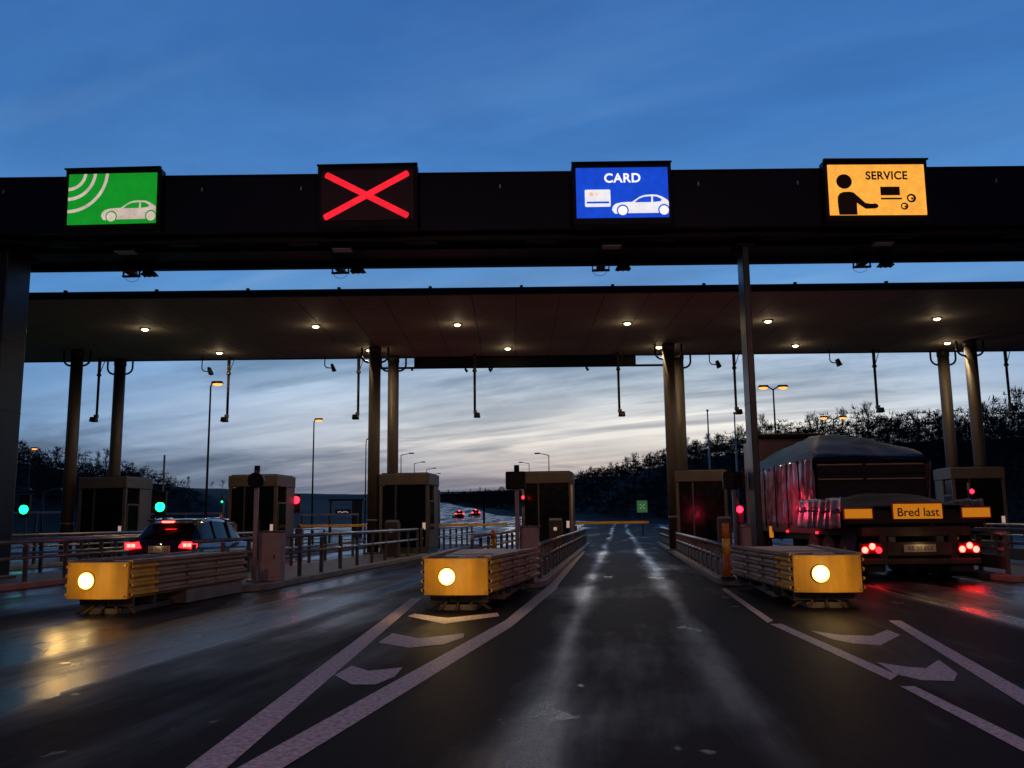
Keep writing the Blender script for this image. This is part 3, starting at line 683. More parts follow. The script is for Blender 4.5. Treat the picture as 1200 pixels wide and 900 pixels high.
# ------------------------------------------------------------ crash cushions
def cushion(px, Dn, label, flareL, flareR, blen=4.6, legs=True):
    p = at(px, 690, Dn); rz = LANE
    t = thing('crash_cushion', label, 'crash cushion', (p.x, Dn, 0), rz, 'crash cushions at the island noses')
    w = .54; zb_, zt = .27, .87
    # slightly bowed front plate
    pts = []
    for i in range(13):
        u = -1+2*i/12; pts.append((u*w, -.10*(1-u*u)-.02))
    poly = pts+[(w, .05), (-w, .05)]
    fp = MB().prism(poly, 'z', zb_, zt).build('front_panel', 'yellow', t, bevel=.012)
    for sx in (-1, 1):
        for sz in (zb_+.05, zt-.05): MB().tube((sx*(w-.05), -.03, sz), (sx*(w-.05), -.055, sz), .016, n=8).build('bolt', 'galv', fp)
    # amber warning lamp
    lm = MB().tube((-.13+.0, -.08, .575), (-.13, -.135, .575), .158, .148, 28).build('lamp_rim', 'black', t)
    MB().tube((-.13, -.10, .575), (-.13, -.146, .575), .144, .138, 28).build('reflector_ring', 'lens_ring', lm)
    MB().tube((-.13, -.10, .575), (-.13, -.156, .575), .124, .108, 28).build('lens', 'lens_amber', lm)
    lamp('amber_lamp_light', 'POINT', t, (-.05, -.95, .62), 16, (1, .60, .17), .10)
    # corrugated side panels in overlapping bays
    def side(sx, y0, y1, w0, w1, m, name):
        prof = []; n = 4; hh = (zt-zb_)/n
        for k in range(n):
            b = zb_+k*hh
            prof += [(0.0, b+.005), (.012, b+hh*.22), (.085, b+hh*.38), (.085, b+hh*.62), (.012, b+hh*.78)]
        prof.append((0.0, zt-.005)); m_ = MB(); vs_ = []
        for y, ww in ((y0, w0), (y1, w1)):
            for o_, z in prof: vs_.append((sx*(ww+o_-.03), y, z))
        for y, ww in ((y1, w1), (y0, w0)):
            for o_, z in prof: vs_.append((sx*(ww+o_-.045), y, z))
        q = len(prof); fs = []
        for blk in (0, 2):
            for i in range(q-1): fs.append((blk*q+i, blk*q+i+1, (blk+1)*q+i+1, (blk+1)*q+i))
        for i in range(q-1): fs.append((q+i, q+i+1, 2*q+i+1, 2*q+i)); fs.append((i, i+1, 3*q+i+1, 3*q+i))
        m_.add(vs_, fs); return m_.build(name, m, t)
    for sx, fl in ((-1, flareL), (1, flareR)):
        W_ = lambda y: w+fl*y/blen
        side(sx, .02, .95, w, W_(.95), 'yellow', 'nose_side_panel')
        ys_ = [.95, 2.1, 3.3, blen]
        for a_, b_ in zip(ys_, ys_[1:]): side(sx, a_-.06, b_, W_(a_)+.02, W_(b_)-.004, 'side', 'side_panel')
        m_ = MB()
        m_.add([(sx*(w-.06), .03, zt-.02), (sx*(w+.04), .03, zt-.02), (sx*(W_(blen)+.04), blen, zt-.02), (sx*(W_(blen)-.06), blen, zt-.02),
                (sx*(w-.06), .03, zt+.03), (sx*(w+.04), .03, zt+.03), (sx*(W_(blen)+.04), blen, zt+.03), (sx*(W_(blen)-.06), blen, zt+.03)],
               [(0, 1, 2, 3), (4, 5, 6, 7), (0, 1, 5, 4), (1, 2, 6, 5), (2, 3, 7, 6), (3, 0, 4, 7)])
        m_.build('top_edge', 'side', t)
    # frames, top plates, ground skid
    for y in (.3, 1.0, 2.15, 3.35, 4.5):
        wl, wr = w+flareL*y/blen-.07, w+flareR*y/blen-.07
        MB().box(((wr-wl)/2, y, (zt+.12)/2), (wl+wr, .07, zt-.14)).build('diaphragm', 'railpost', t)
    m_ = MB()
    wl, wr = w+flareL-.09, w+flareR-.09
    m_.add([(-w+.08, .08, zt-.10), (w-.08, .08, zt-.10), (wr, blen, zt-.06), (-wl, blen, zt-.06), (-w+.08, .08, zt-.04), (w-.08, .08, zt-.04), (wr, blen, zt-.0), (-wl, blen, zt-.0)],
           [(0, 1, 2, 3), (4, 5, 6, 7), (0, 1, 5, 4), (1, 2, 6, 5), (2, 3, 7, 6), (3, 0, 4, 7)])
    m_.build('top_cover', 'side' if flareL+flareR > .2 else 'railpost', t)
    for y in (.6, 1.3, 2.4): MB().box((.1, y, zt-.02), (.34, .12, .035)).build('cover_strap', 'galv', t)
    MB().box((0, blen/2+.1, .05), (.62, blen-.2, .09)).build('ground_rail', 'railpost', t)
    MB().box((0, 3.3, .14), (1.1, 2.5, .25)).build('concrete_base', 'kerb', t, bevel=.02)
    if legs:
        for k in range(5):
            an = R(-60+30*k); 
            MB().tube((math.sin(an)*.08, .45, .30), (math.sin(an)*.62, .05+.45*(1-math.cos(an)), .012), .022, .03, 6).build('skid_leg', 'chassis', t)
    return t
cushion(114.5, 15.2, 'yellow crash cushion with round lit lamp, in front of the black car', .0, .05)
cushion(534.5, 15.2, 'yellow crash cushion with round lit lamp, left of the open middle lane', .25, .42)
cushion(970.5, 14.9, 'yellow crash cushion with round lit lamp, in front of the loaded truck', .42, .15)

# ------------------------------------------------------------ signal posts with cabinets at the island fronts
def head(t, x, z, lit=None, w=.34, h=.62, y=-.1, name='signal_head'):
    hd = MB().box((x, y, z), (w, .22, h)).build(name, 'black', t, bevel=.03)
    for i, dz in enumerate((h*.26, -h*.26)):
        m_ = 'lens_off'
        if lit and lit[1] == i: m_ = 'lens_'+lit[0]
        MB().tube((x, y-.10, z+dz), (x, y-.125, z+dz), w*.33, n=18).build('lens', m_, hd)
        MB().tube((x, y-.10, z+dz+.0), (x, y-.26, z+dz-.02), w*.40, w*.40, 18, caps=False).build('visor', 'black', hd) if not (lit and lit[1] == i) else None
    return hd
spd = [(300, 20.9, 'post with round black head beside the left cream cabinet', -.35), (606, 23.7, 'post with black square signal head left of the booth beside the open lane', .45), (861, 24.3, 'post with black signal head just left of the slim gantry pillar', .35)]
for px, D, lab, _ in spd:
    p = at(px, 600, D)
    t = thing('signal_post', 'pale '+lab, 'signal post', (p.x, D, .15), LANE, 'signal posts at the island fronts')
    zt = at(px, 546 if px < 800 else 549, D).z-.15
    MB().tube((0, 0, 0), (0, 0, zt-.12), .055, .055, 14).build('post', 'cream', t)
    MB().box((0, 0, .03), (.28, .28, .05)).build('foot_plate', 'galv', t)
    hz = at(px, 563, D).z-.15
    if px == 300:
        MB().tube((-.0, -.13, hz), (0, .10, hz), .18, .16, 20).build('signal_head', 'black', t); MB().box((0, 0, hz+.26), (.10, .10, .16)).build('cap_box', 'black', t)
    else:
        MB().box((-.02, -.05, hz), (.52, .24, .46)).build('signal_head', 'black', t, bevel=.03); MB().tube((0, 0, hz+.2), (0, 0, zt+.02), .07, n=10).build('cap_box', 'black', t)
    # wiring tube
    MB().tube((.07, .02, .5), (.07, .02, 1.4), .015, n=6).build('conduit', 'frame', t)
    q = at(px+(17 if px == 300 else 14), 640, D+.4)
    c_ = thing('control_cabinet', 'cream metal control cabinet behind the '+('left crash cushion' if px == 300 else 'middle crash cushion' if px < 800 else 'right crash cushion'), 'cabinet', (q.x, D+.25, .15), LANE, 'control cabinets at the island fronts')
    hh = at(px, 624 if px == 300 else 618, D).z-.15
    cb = MB().box((0, .2, hh/2), (.52 if px == 300 else .46, .4, hh)).build('cabinet_body', 'cream', c_, bevel=.015)
    MB().box((0, -.01, hh/2+.02), (.42, .02, hh-.14)).build('door', 'cream', c_, bevel=.006); MB().box((.15, -.03, hh/2), (.03, .03, .10)).build('handle', 'frame', c_)
    MB().box((0, .2, hh+.015), (.58, .46, .03)).build('lid', 'frame', c_)

# ------------------------------------------------------------ guard rails
def guard(a, D0, D1, h, label, n=None, mesh=False):
    t = thing('guard_rail', label, 'guard rail', L(a, D0, .15), LANE, 'tube guard rails along the island edges')
    ln = (D1-D0)/math.cos(LANE); n = n or max(2, int(ln/1.55))
    MB().tube((0, 0, h), (0, ln, h), .05, n=10).build('rail', 'rail', t); MB().tube((0, .05, h*.60), (0, ln-.05, h*.60), .042, n=10).build('rail', 'rail', t)
    if mesh: MB().box((0, ln/2, h*.28), (.05, ln-.1, h*.34)).build('lower_board', 'railpost', t)
    for i in range(n+1):
        y = ln*i/n
        MB().box((0, min(max(y, .03), ln-.03), h/2-.03), (.09, .07, h-.06)).build('post', 'railpost', t)
    return t
guard(A[0]+1.15, 27, 51, 1.0, 'tube guard rail at the far left beyond the green traffic light')
guard(A[1]-1.15, 20.3, 51, .95, 'long tube guard rail left of the black car, reaching the picture edge', 16)
guard(A[1]+1.15, 20.3, 36.0, .95, 'tube guard rail directly left of the black car')
guard(A[2]+1.05, 21.4, 36.5, 1.0, 'tube guard rail from the cream cabinet to the column pair left of the middle')
guard(A[2]+1.05, 37.2, 50, 1.0, 'tube guard rail beside the booth left of the middle')
guard(A[2]-1.15, 22, 36.8, .9, 'tube guard rail right of the black car')
guard(A[3]+1.1, 21.0, 50, .78, 'low guard rail along the left side of the open lane', 22, True)
guard(A[3]-1.1, 25, 50, .9, 'guard rail on the far side of the island left of the open lane')
guard(A[4]-1.1, 20.6, 37.0, .72, 'low guard rail along the right side of the open lane, nearer length', 13, True)
guard(A[4]-1.1, 38.5, 51, .8, 'low guard rail along the right side of the open lane, farther length', 9, True)
guard(A[5]-1.0, 20.6, 30, .92, 'guard rail right of the wide load truck', 6, True)
guard(A[5]+1.1, 20.6, 50, .92, 'guard rail at the right edge of the picture', 16, True)
guard(A[6]-1.15, 27, 50, .95, 'guard rail in front of the far right booth')

# ------------------------------------------------------------ barrier arms
for a, D, pl, pr2, py, lab in [(A[3]+1.0, 40.5, 675, 757, 613, 'across the open lane in the middle'), (A[2]+1.0, 40.5, 508, 592, 615.5, 'between the red signal and the orange bollard'), (A[1]+1.0, 40.5, 354, 430, 616.5, 'left of the column pair left of the middle')]:
    p = at(pl-3, py, D); q = at(pr2, py-.5, D)
    t = thing('barrier_gate', 'lowered yellow barrier arm on a post, '+lab, 'barrier', (p.x, D, .15), 0, 'barrier arms closing the lanes')
    MB().box((0, 0, .52), (.32, .36, 1.04)).build('drive_box', 'frame', t, bevel=.03)
    MB().box(((q.x-p.x)/2+.1, -.22, p.z-.15), (q.x-p.x, .05, .11)).build('arm', 'arm', t, bevel=.01)
    MB().tube((0, -.24, p.z-.15), (0, .1, p.z-.15), .09, n=14).build('hub', 'frame', t)

# ------------------------------------------------------------ traffic lights beyond the booths
def traffic(px, py, D, col, label, rad=.22, post_top=None, arm=None):
    p = at(px, py, D); t = thing('traffic_light', label, 'traffic light', (p.x, D, 0), 0, None)
    zt = p.z+.35 if post_top is None else at(px, post_top, D).z
    off = arm or 0.0
    MB().tube((off, .16, 0), (off, .16, zt), .05, .045, 10).build('post', 'railpost' if col != 'green' else 'column', t)
    if arm: MB().tube((off, .16, p.z+.05), (0, .16, p.z+.05), .03, n=8).build('side_arm', 'railpost', t)
    hd = MB().box((0, 0, p.z+(.16 if col == 'green' else -.16)), (rad*2.3, .2, rad*5)).build('signal_head', 'black', t, bevel=.02)
    MB().tube((0, -.10, p.z), (0, -.14, p.z), rad, rad*.85, 18).build('lens', 'lens_'+col, hd)
    MB().tube((0, -.10, p.z+(.32 if col == 'green' else -.32)), (0, -.12, p.z+(.32 if col == 'green' else -.32)), rad*.8, n=16).build('unlit_lens', 'lens_off', hd)
    return t
traffic(29, 597, 44, 'green', 'green traffic light nearest the left edge of the picture')
traffic(188.5, 594, 42, 'green', 'green traffic light above the black car, on a tall thin yellowish pole', post_top=533)
traffic(347.5, 586, 40, 'red', 'bright red traffic light right of the second booth', .16, arm=-.45)
traffic(504.5, 583, 43, 'red', 'red traffic light on the right side of the booth left of the middle', arm=.4)
traffic(613, 583, 36.8, 'red', 'faint red signal at the left side of the booth beside the open lane', .06)
traffic(1137.5, 576, 36.4, 'red', 'red signal on the front of the far right booth', .09)
traffic(168, 598, 43, 'green', 'narrow green signal seen edge on, at the right side of the far left booth', .045)
traffic(261, 588, 44, 'green', 'dim green signal with a yellow post at the left of the second booth', .04)
traffic(889.5, 598, 32, 'red', 'small red signal between the slim gantry pillar and the truck', .08)
tl_ = traffic(866, 597, 27.5, 'red', 'red signal lighting the wrapped load, just left of the slim gantry pillar', .10)
q_ = at(866, 597, 27.5); lamp('red_signal_light', 'POINT', tl_, (.35, -.6, q_.z), 42, (1, .03, .10), .15)

# ------------------------------------------------------------ bollards and ticket machines
def bollard(px, py0, py1, D, label):
    p = at(px, py1, D); hgt = at(px, py0, D).z-.15
    t = thing('bollard', label, 'bollard', (p.x, D, .15), 0, 'orange and yellow flexible bollards')
    MB().tube((0, 0, .02), (0, 0, hgt*.45), .11, .09, 16).build('post', 'orange', t); MB().tube((0, 0, hgt*.45), (0, 0, hgt*.72), .092, .088, 16).build('band', 'yellowband', t)
    MB().tube((0, 0, hgt*.72), (0, 0, hgt), .088, .07, 16).build('top', 'orange', t); MB().tube((0, 0, 0), (0, 0, .05), .18, .14, 16).build('foot', 'rubber', t)
bollard(578, 621, 640, 29, 'short bollard with yellow band behind the middle crash cushion')
bollard(852, 613, 655, 20.2, 'taller orange bollard with bright yellow band at the left end of the right crash cushion')
bollard(258, 603, 625, 44, 'thin yellow banded bollard left of the second booth')
def ticket(a, off, D, label):
    t = thing('ticket_machine', label, 'ticket machine', L(a+off, D, .15), LANE, 'ticket machines beside the booths')
    MB().prism([(0, 0), (.55, 0), (.55, 1.25), (.30, 1.38), (0, 1.30)], 'x', -.24, .24).build('housing', 'column', t, bevel=.015)
    MB().box((0, -.012, .98), (.12, .02, .12)).build('screen', 'scr', t); MB().box((0, -.015, .66), (.18, .025, .05)).build('slot', 'black', t)
    MB().box((.245, .28, .75), (.02, .34, .9)).build('side_door', 'booth', t)
for i, a in enumerate(A[1:5]):
    ticket(a, .55, 34.2, 'beige ticket machine on the island %s' % ['right of the black car lane rail', 'in front of the booth left of the middle', 'in front of the booth beside the open lane', 'in front of the booth behind the right column pair'][i])
# slim height mast right of the booth beside the open lane
p = at(670.5, 600, 36.2); t = thing('slim_mast', 'slim grey mast at the right corner of the booth beside the open lane', 'mast', (p.x, 36.2, .15))
MB().tube((0, 0, 0), (0, 0, at(670.5, 562, 36.2).z-.15), .05, .04, 10).build('pole', 'cream', t); MB().box((0, 0, at(670.5, 566, 36.2).z-.1), (.16, .14, .16)).build('cap', 'frame', t)
# small safety sign (green) on the far verge
p = at(752.5, 593.5, 80); t = thing('green_sign', 'small square green sign with a pale symbol beyond the barrier, under the dark trees', 'sign', (p.x, 80, 0))
MB().box((0, 0, p.z), (.92, .06, 1.05)).build('panel', 'signgreen', t); MB().tube((0, .06, 0), (0, .06, p.z), .05, n=8).build('post', 'railpost', t)
mb = MB()
for k in range(4):
    an = R(45+90*k); mb.prism([(math.cos(an)*.30+.07*math.cos(an+1.57), p.z+math.sin(an)*.30+.07*math.sin(an+1.57)), (math.cos(an)*.30-.07*math.cos(an+1.57), p.z+math.sin(an)*.30-.07*math.sin(an+1.57)), (0, p.z)], 'y', -.04, -.035)
mb.build('symbol', 'signpale', t)

# ------------------------------------------------------------ street lamps
def street_lamp(px, py, D, label, heads=1, lit=True, side=1, power=300, arm=1.0, r=.085):
    p = at(px, py, D); gz = ground(p.x, D)
    t = thing('street_lamp', label, 'street lamp', (p.x, D, gz), 0, 'tall street lamps around the plaza')
    H = p.z-gz
    MB().tube((0, 0, 0), (0, 0, H), r, r*.6, 12).build('pole', 'column', t)
    for s in ((side,) if heads == 1 else (-1, 1)):
        MB().tube((0, 0, H-.05), (s*arm, 0, H+.18), .05, .04, 8).build('bracket_arm', 'railpost', t)
        hd = MB().box((s*(arm+.30), 0, H+.20), (.75, .34, .16), top=(.8, .7)).build('lamp_head', 'frame', t, bevel=.03)
        if lit: MB().ball((s*(arm+.32), 0, H+.12), .22, 12, 6, (1.45, .75, .62)).build('lens', 'sodium', hd)
    return t
street_lamp(247, 452, 55, 'tall street lamp with lit orange head above the black car', arm=.1)
street_lamp(368, 494, 76, 'street lamp with small lit head between the two middle left booths', arm=.1)
street_lamp(429, 517, 97, 'street lamp with dim lit head just left of the middle left columns', arm=.1)
street_lamp(36, 527, 103, 'orange lit street lamp near the left edge, before the wooded slope', arm=.1)
street_lamp(906, 456, 60, 'twin headed street lamp with bright orange heads above the truck cab', 2, arm=.35)
street_lamp(976.5, 491, 80, 'smaller twin headed lit street lamp above the blue tarpaulin', 2, arm=.55)
for px, py, D, s, lab in [(643, 533, 110, -1, 'unlit street lamp with one long arm above the booth beside the open lane'), (620, 543, 150, -1, 'smaller unlit street lamp just left of the booth beside the open lane'), (485.5, 543, 140, 1, 'unlit street lamp above the booth left of the middle'),
                          (470, 533, 120, 1, 'unlit street lamp directly right of the middle left columns'), (500, 550, 165, 1, 'small unlit street lamp right of the booth left of the middle'), (507, 556, 190, 1, 'smallest unlit street lamp over the far road'), (51, 577, 60, 1, 'small unlit lamp post left of the far left columns'), (15, 577, 62, 1, 'small unlit lamp post by the left gantry pillar')]:
    street_lamp(px, py, D, lab, 1, False, s, arm=1.1 if D > 100 else .6)
for px, py, lab in [(801, 487, 'leftmost, beside the column pair right of the middle'), (829, 482, 'middle, above the booth'), (860.5, 485, 'rightmost, beside the slim gantry pillar')]:
    p = at(px, py, 62); t = thing('flagpole', 'bare thin flagpole before the wooded hill, '+lab, 'flagpole', (p.x, 62, 0), 0, 'three bare flagpoles')
    MB().tube((0, 0, 0), (0, 0, p.z), .09, .045, 10).build('pole', 'galv', t); MB().ball((0, 0, p.z+.05), .09, 8, 6).build('finial', 'galv', t)

# unseen fill masts added behind the viewpoint to light the near road, cushions and posts
for x, lab in ((-7, 'left'), (9.5, 'right')):
    t = thing('street_lamp', 'added unseen fill light mast behind the viewpoint, on the %s' % lab, 'street lamp', (x, -9, 0), 0, 'tall street lamps around the plaza')
    MB().tube((0, 0, 0), (0, 0, 10), .12, .07, 12).build('pole', 'column', t)
    MB().tube((0, 0, 9.95), (0, 1.2, 10.1), .05, n=8).build('bracket_arm', 'railpost', t)
    hd = MB().box((0, 1.5, 10.12), (.34, .8, .16)).build('lamp_head', 'frame', t, bevel=.03)
    MB().ball((0, 1.5, 10.04), .16, 12, 6, (1, 1.6, .6)).build('lens', 'sodium', hd)
    lamp('added_fill_beam', 'SPOT', t, (0, 1.55, 9.85), 1900, (1, .48, .36), .15, (120, .8), (0, 20, 0))

# ------------------------------------------------------------ far plaza structures
p0 = at(513, 581, 125); p1 = at(567, 580, 125)
t = thing('far_gantry', 'distant dark overhead gantry across the road bending left', 'gantry', (p0.x, 125, ground(p0.x, 125)))
Hh = p0.z-ground(p0.x, 125); MB().box(((p1.x-p0.x)/2, 0, Hh), (p1.x-p0.x+.3, .5, .35)).build('beam', 'black', t)
MB().box((0, 0, Hh/2), (.28, .3, Hh)).build('leg', 'black', t); MB().box((p1.x-p0.x, 0, Hh/2), (.28, .3, Hh)).build('leg', 'black', t)
MB().box((p1.x-p0.x-5.2, -.3, Hh-.7), (1.7, .2, .5)).build('sign_panel', 'black', t)
p0 = at(388, 586, 88); p1 = at(425, 586, 88); z0 = ground(p0.x, 88)
t = thing('far_shelter', 'distant pale framed portal with a white lit display between the second booth and the columns', 'portal', (p0.x, 88, z0))
Hh = p0.z-z0; w_ = p1.x-p0.x
MB().box((w_/2, 0, Hh), (w_+.4, .6, .2)).build('roof', 'frame', t)
MB().box((0, 0, Hh/2), (.18, .2, Hh)).build('leg', 'booth', t); MB().box((w_-.5, 0, Hh/2), (1.0, .3, Hh)).build('side_wall', 'booth', t)
pz = at(400, 600, 88).z-z0
mb = MB()
for i in range(6): mb.box((.75+.18*i, -.18, pz+.04*math.sin(i*2.1)), (.13, .03, .10))
MB().box((1.2, -.12, pz), (1.5, .05, .5)).build('display_board', 'black', t)
mb.build('lit_dots', 'scr', t)
# pale parapet rail in the far left lanes
for x0_, x1_, py, lab in ((8, 76, 601, 'long pale horizontal rail left of the far left columns'), (172, 262, 602.5, 'long pale horizontal rail above the roof of the black car'), (352, 420, 603.5, 'long pale horizontal rail behind the red traffic light')):
    p = at(x0_, py, 58); q = at(x1_, py, 58); t = thing('parapet_rail', lab, 'rail', (p.x, 58, 0), 0, 'pale rails across the far lanes')
    MB().box(((q.x-p.x)/2, 0, p.z), (q.x-p.x, .10, .13)).build('rail', 'white', t, bevel=.01)
    for f_ in (0.02, .5, .98): MB().box(((q.x-p.x)*f_, .1, p.z/2), (.12, .1, p.z)).build('post', 'railpost', t)

# ------------------------------------------------------------ cars
def car(label, cat, loc, rz, paint, scale=1.0, name='hatchback_car', lit=True):
    t = thing(name, label, cat, loc, rz)
    St = [(0.00, .76, .74, .66, .80), (.05, .86, .96, .70, 1.00), (.16, .90, 1.02, .72, 1.10), (.30, .91, 1.02, .70, 1.27), (.55, .92, 1.01, .65, 1.50), (.80, .925, 1.00, .63, 1.585), (1.25, .93, .99, .645, 1.62), (1.8, .93, .98, .65, 1.625),
          (2.4, .93, .97, .64, 1.59), (2.75, .925, .96, .63, 1.50), (3.10, .92, .95, .66, 1.26), (3.38, .91, .94, .72, 1.04), (3.7, .89, .91, .72, .96), (4.1, .85, .82, .66, .86), (4.32, .76, .66, .58, .70), (4.38, .66, .50, .50, .54)]
    def prof(s):
        y, w, b, wt, rf = s
        return [(0, y, .24), (w*.86, y, .24), (w, y, .38), (w*1.005, y, .62), (w*.985, y, b*.985-.0), (w*.93, y, b+.02), (wt+.02, y, max(rf-.09, b+.025)), (wt*.86, y, max(rf-.015, b+.03)), (0, y, max(rf, b+.035))]
    n = len(St); P = [prof(s) for s in St]; m_ = len(P[0])
    parts = {'body': [], 'side_window': [], 'rear_window': [], 'windscreen': []}
    for i in range(n-1):
        y = (St[i][0]+St[i+1][0])/2
        for j in range(m_-1):
            q = (P[i][j], P[i+1][j], P[i+1][j+1], P[i][j+1]); k = 'body'
            if j == 5 and .55 < y < 3.1: k = 'side_window'
            if j >= 6 and .12 < y < .60: k = 'rear_window'
            if j >= 6 and 2.72 < y < 3.40: k = 'windscreen'
            if j == 5 and .12 < y < .55: k = 'rear_window'
            for sx in (-1, 1): parts[k].append([(sx*a*1.0, b, c_) for a, b, c_ in q])
    parts['body'].append([(a, b, c_) for a, b, c_ in P[0]]+[(-a, b, c_) for a, b, c_ in reversed(P[0][1:-1])])
    parts['body'].append([(a, b, c_) for a, b, c_ in P[-1]]+[(-a, b, c_) for a, b, c_ in reversed(P[-1][1:-1])])
    for k, fs in parts.items():
        mb_ = MB()
        for f_ in fs: mb_.add(f_, [tuple(range(len(f_)))], True)
        o = mb_.build(k, paint if k == 'body' else 'glass', t)
    # pillars, trims
    for sx in (-1, 1):
        for y0_, y1_ in ((1.32, 1.38), (2.25, 2.28)):
            MB().tube((sx*.875, y0_, 1.0), (sx*.672, y1_, 1.55), .028, n=6).build('window_pillar', 'cartrim', t)
        MB().path([(sx*.66, .7, 1.56), (sx*.665, 1.3, 1.625), (sx*.67, 1.9, 1.63), (sx*.66, 2.5, 1.58)], .018, 6).build('roof_rail', 'chrome', t)
        mr_ = MB().box((sx*1.04, 2.85, 1.05), (.20, .10, .15)).build('wing_mirror', paint, t, bevel=.03)
        MB().box((sx*.935, 1.75, .88), (.02, .16, .03)).build('door_handle', 'chrome', t)
        for y in (.82, 3.45):
            wh = MB().tube((sx*.70, y, .33), (sx*.93, y, .33), .33, .33, 24).build('wheel', 'rubber', t)
            MB().tube((sx*.90, y, .33), (sx*.945, y, .33), .21, .20, 16).build('rim', 'chrome', wh)
        tl = MB().prism([(sx*.50, .90), (sx*.90, .86), (sx*.93, 1.02), (sx*.60, 1.04)], 'y', -.025, .16).build('tail_light', 'tail' if lit else 'tailoff', t, bevel=.008)
        if lit:
            for dx in (.68, .80): MB().box((sx*dx, -.035, .955), (.085, .03, .085)).build('bulb', 'tailhot', tl)
    MB().box((0, -.02, .86), (.56, .03, .16)).build('number_plate', 'plate', t)
    lamp('plate_lamp', 'POINT', t, (0, -.14, .97), .35, (1, .75, .45), .02)
    MB().box((0, -.03, .45), (1.5, .12, .24)).build('bumper', 'cartrim', t, bevel=.04)
    MB().box((0, .52, 1.575), (1.16, .26, .035)).build('roof_spoiler', paint, t, bevel=.012)
    MB().box((0, .385, 1.535), (.32, .03, .035)).build('high_brake_light', 'tailhot' if lit else 'tailoff', t)
    MB().box((0, -.015, .99), (.12, .03, .025)).build('badge', 'chrome', t)
    w_ = MB().tube((0, .22, 1.23), (.45, .33, 1.33), .012, n=6).build('rear_wiper', 'cartrim', t)
    t.scale = (scale,)*3
    return t
p = at(187, 640, 22.8)
cr = car('black hatchback seen from behind with its red tail lights lit', 'car', (p.x, 22.8, 0), LANE, 'carblack', 1.0)
pl = [o for o in cr.children if o.name.startswith('number_plate')][0]
lettering('plate_characters', 'LE 53 322', .095, 'ink', cr, (0, -.038, .86), )
p = at(545, 603, 185); z_ = rise(185)+.27
car('distant dark car with red tail lights on the road bending left', 'car', (p.x-1.1, 185, z_), R(14), 'carred', 1.0, 'far_car')
p = at(553, 603, 195)
car('second distant car with red tail lights, just right of the first on the far road', 'car', (p.x+.9, 195, rise(195)+.27), R(14), 'carred', 1.0, 'far_car')

# ------------------------------------------------------------ wide load truck
TD = 21.0
tp = at(1071, 650, TD)
tr = thing('wide_load_truck', 'truck trailer seen from behind with blue tarpaulin, shrink wrapped load and a Bred last board', 'truck', (tp.x+.12, TD, 0), LANE+R(4.5))
HWd = 1.60; MO = .45; MW = 1.56
# rear lettering board, marker boards
zc_ = 1.56
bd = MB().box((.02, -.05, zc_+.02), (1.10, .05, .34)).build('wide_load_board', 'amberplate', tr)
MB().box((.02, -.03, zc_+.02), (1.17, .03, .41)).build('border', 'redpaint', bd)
lettering('board_lettering', 'Bred last', .20, 'ink', bd, (.02, -.078, zc_+.01), bold=.003, sx=.98)
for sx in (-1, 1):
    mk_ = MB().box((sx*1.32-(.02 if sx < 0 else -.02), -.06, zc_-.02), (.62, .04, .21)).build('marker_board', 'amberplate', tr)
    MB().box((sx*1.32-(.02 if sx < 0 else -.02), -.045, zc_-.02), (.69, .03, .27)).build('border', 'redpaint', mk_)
MB().box((0, 0, 1.36), (3.1, .10, .10)).build('board_carrier', 'darkload', tr)
MB().box((0, .02, 1.47), (3.0, .06, .16)).build('rear_beam', 'darkload', tr)
# chassis and bed
MB().box((0, 7.0, 1.12), (2.5, 13.9, .22)).build('bed', 'chassis', tr, bevel=.02)
for sx in (-1, 1): MB().box((sx*.55, 6.5, .92), (.16, 12.8, .25)).build('chassis_rail', 'railpost', tr)
MB().box((0, -.02, .44), (2.75, .12, .13)).build('underrun_bar', 'chassis', tr, bevel=.02)
for sx in (-1, 1):
    MB().box((sx*.80, .05, .76), (.16, .14, .58)).build('underrun_bracket', 'chassis', tr)
    cl = MB().box((sx*1.10, -.04, .74), (.50, .10, .26)).build('light_cluster', 'tailoff', tr, bevel=.02)
    for q, (dx, dz, hot) in enumerate(((-.15, -.03, 1), (.02, .05, 1), (.16, -.035, 0))):
        MB().tube((sx*1.10+dx, -.09, .74+dz), (sx*1.10+dx, -.115, .74+dz), .072, .06, 16).build('lamp_lens', 'tailhot' if hot or sx > 0 else 'tail', cl)
    MB().box((sx*1.32, .55, .70), (.05, .5, .75)).build('mud_flap', 'rubber', tr)
    # side marker lamps
    for y in (3.5, 6.5): MB().box((sx*1.27, y, 1.05), (.03, .14, .05)).build('side_marker', 'tail', tr)
MB().box((0, -.04, .73), (1.45, .04, .30)).build('plate_carrier', 'chassis', tr)
np_ = MB().box((0, -.075, .74), (.72, .02, .17)).build('number_plate', 'plate', tr); lettering('plate_characters', 'XS 20 853', .10, 'ink', np_, (0, -.09, .74), )
lamp('plate_lamp', 'POINT', tr, (0, -.22, .90), .8, (1, .75, .45), .02)
for y in (1.3, 2.65, 4.0, 10.6, 13.4):
    for sx in (-1, 1):
        wh = MB().tube((sx*.86, y, .52), (sx*1.24, y, .52), .52, .52, 26).build('wheel', 'rubber', tr)
        MB().tube((sx*1.20, y, .52), (sx*1.26, y, .52), .26, .24, 16).build('hub', 'frame', wh)
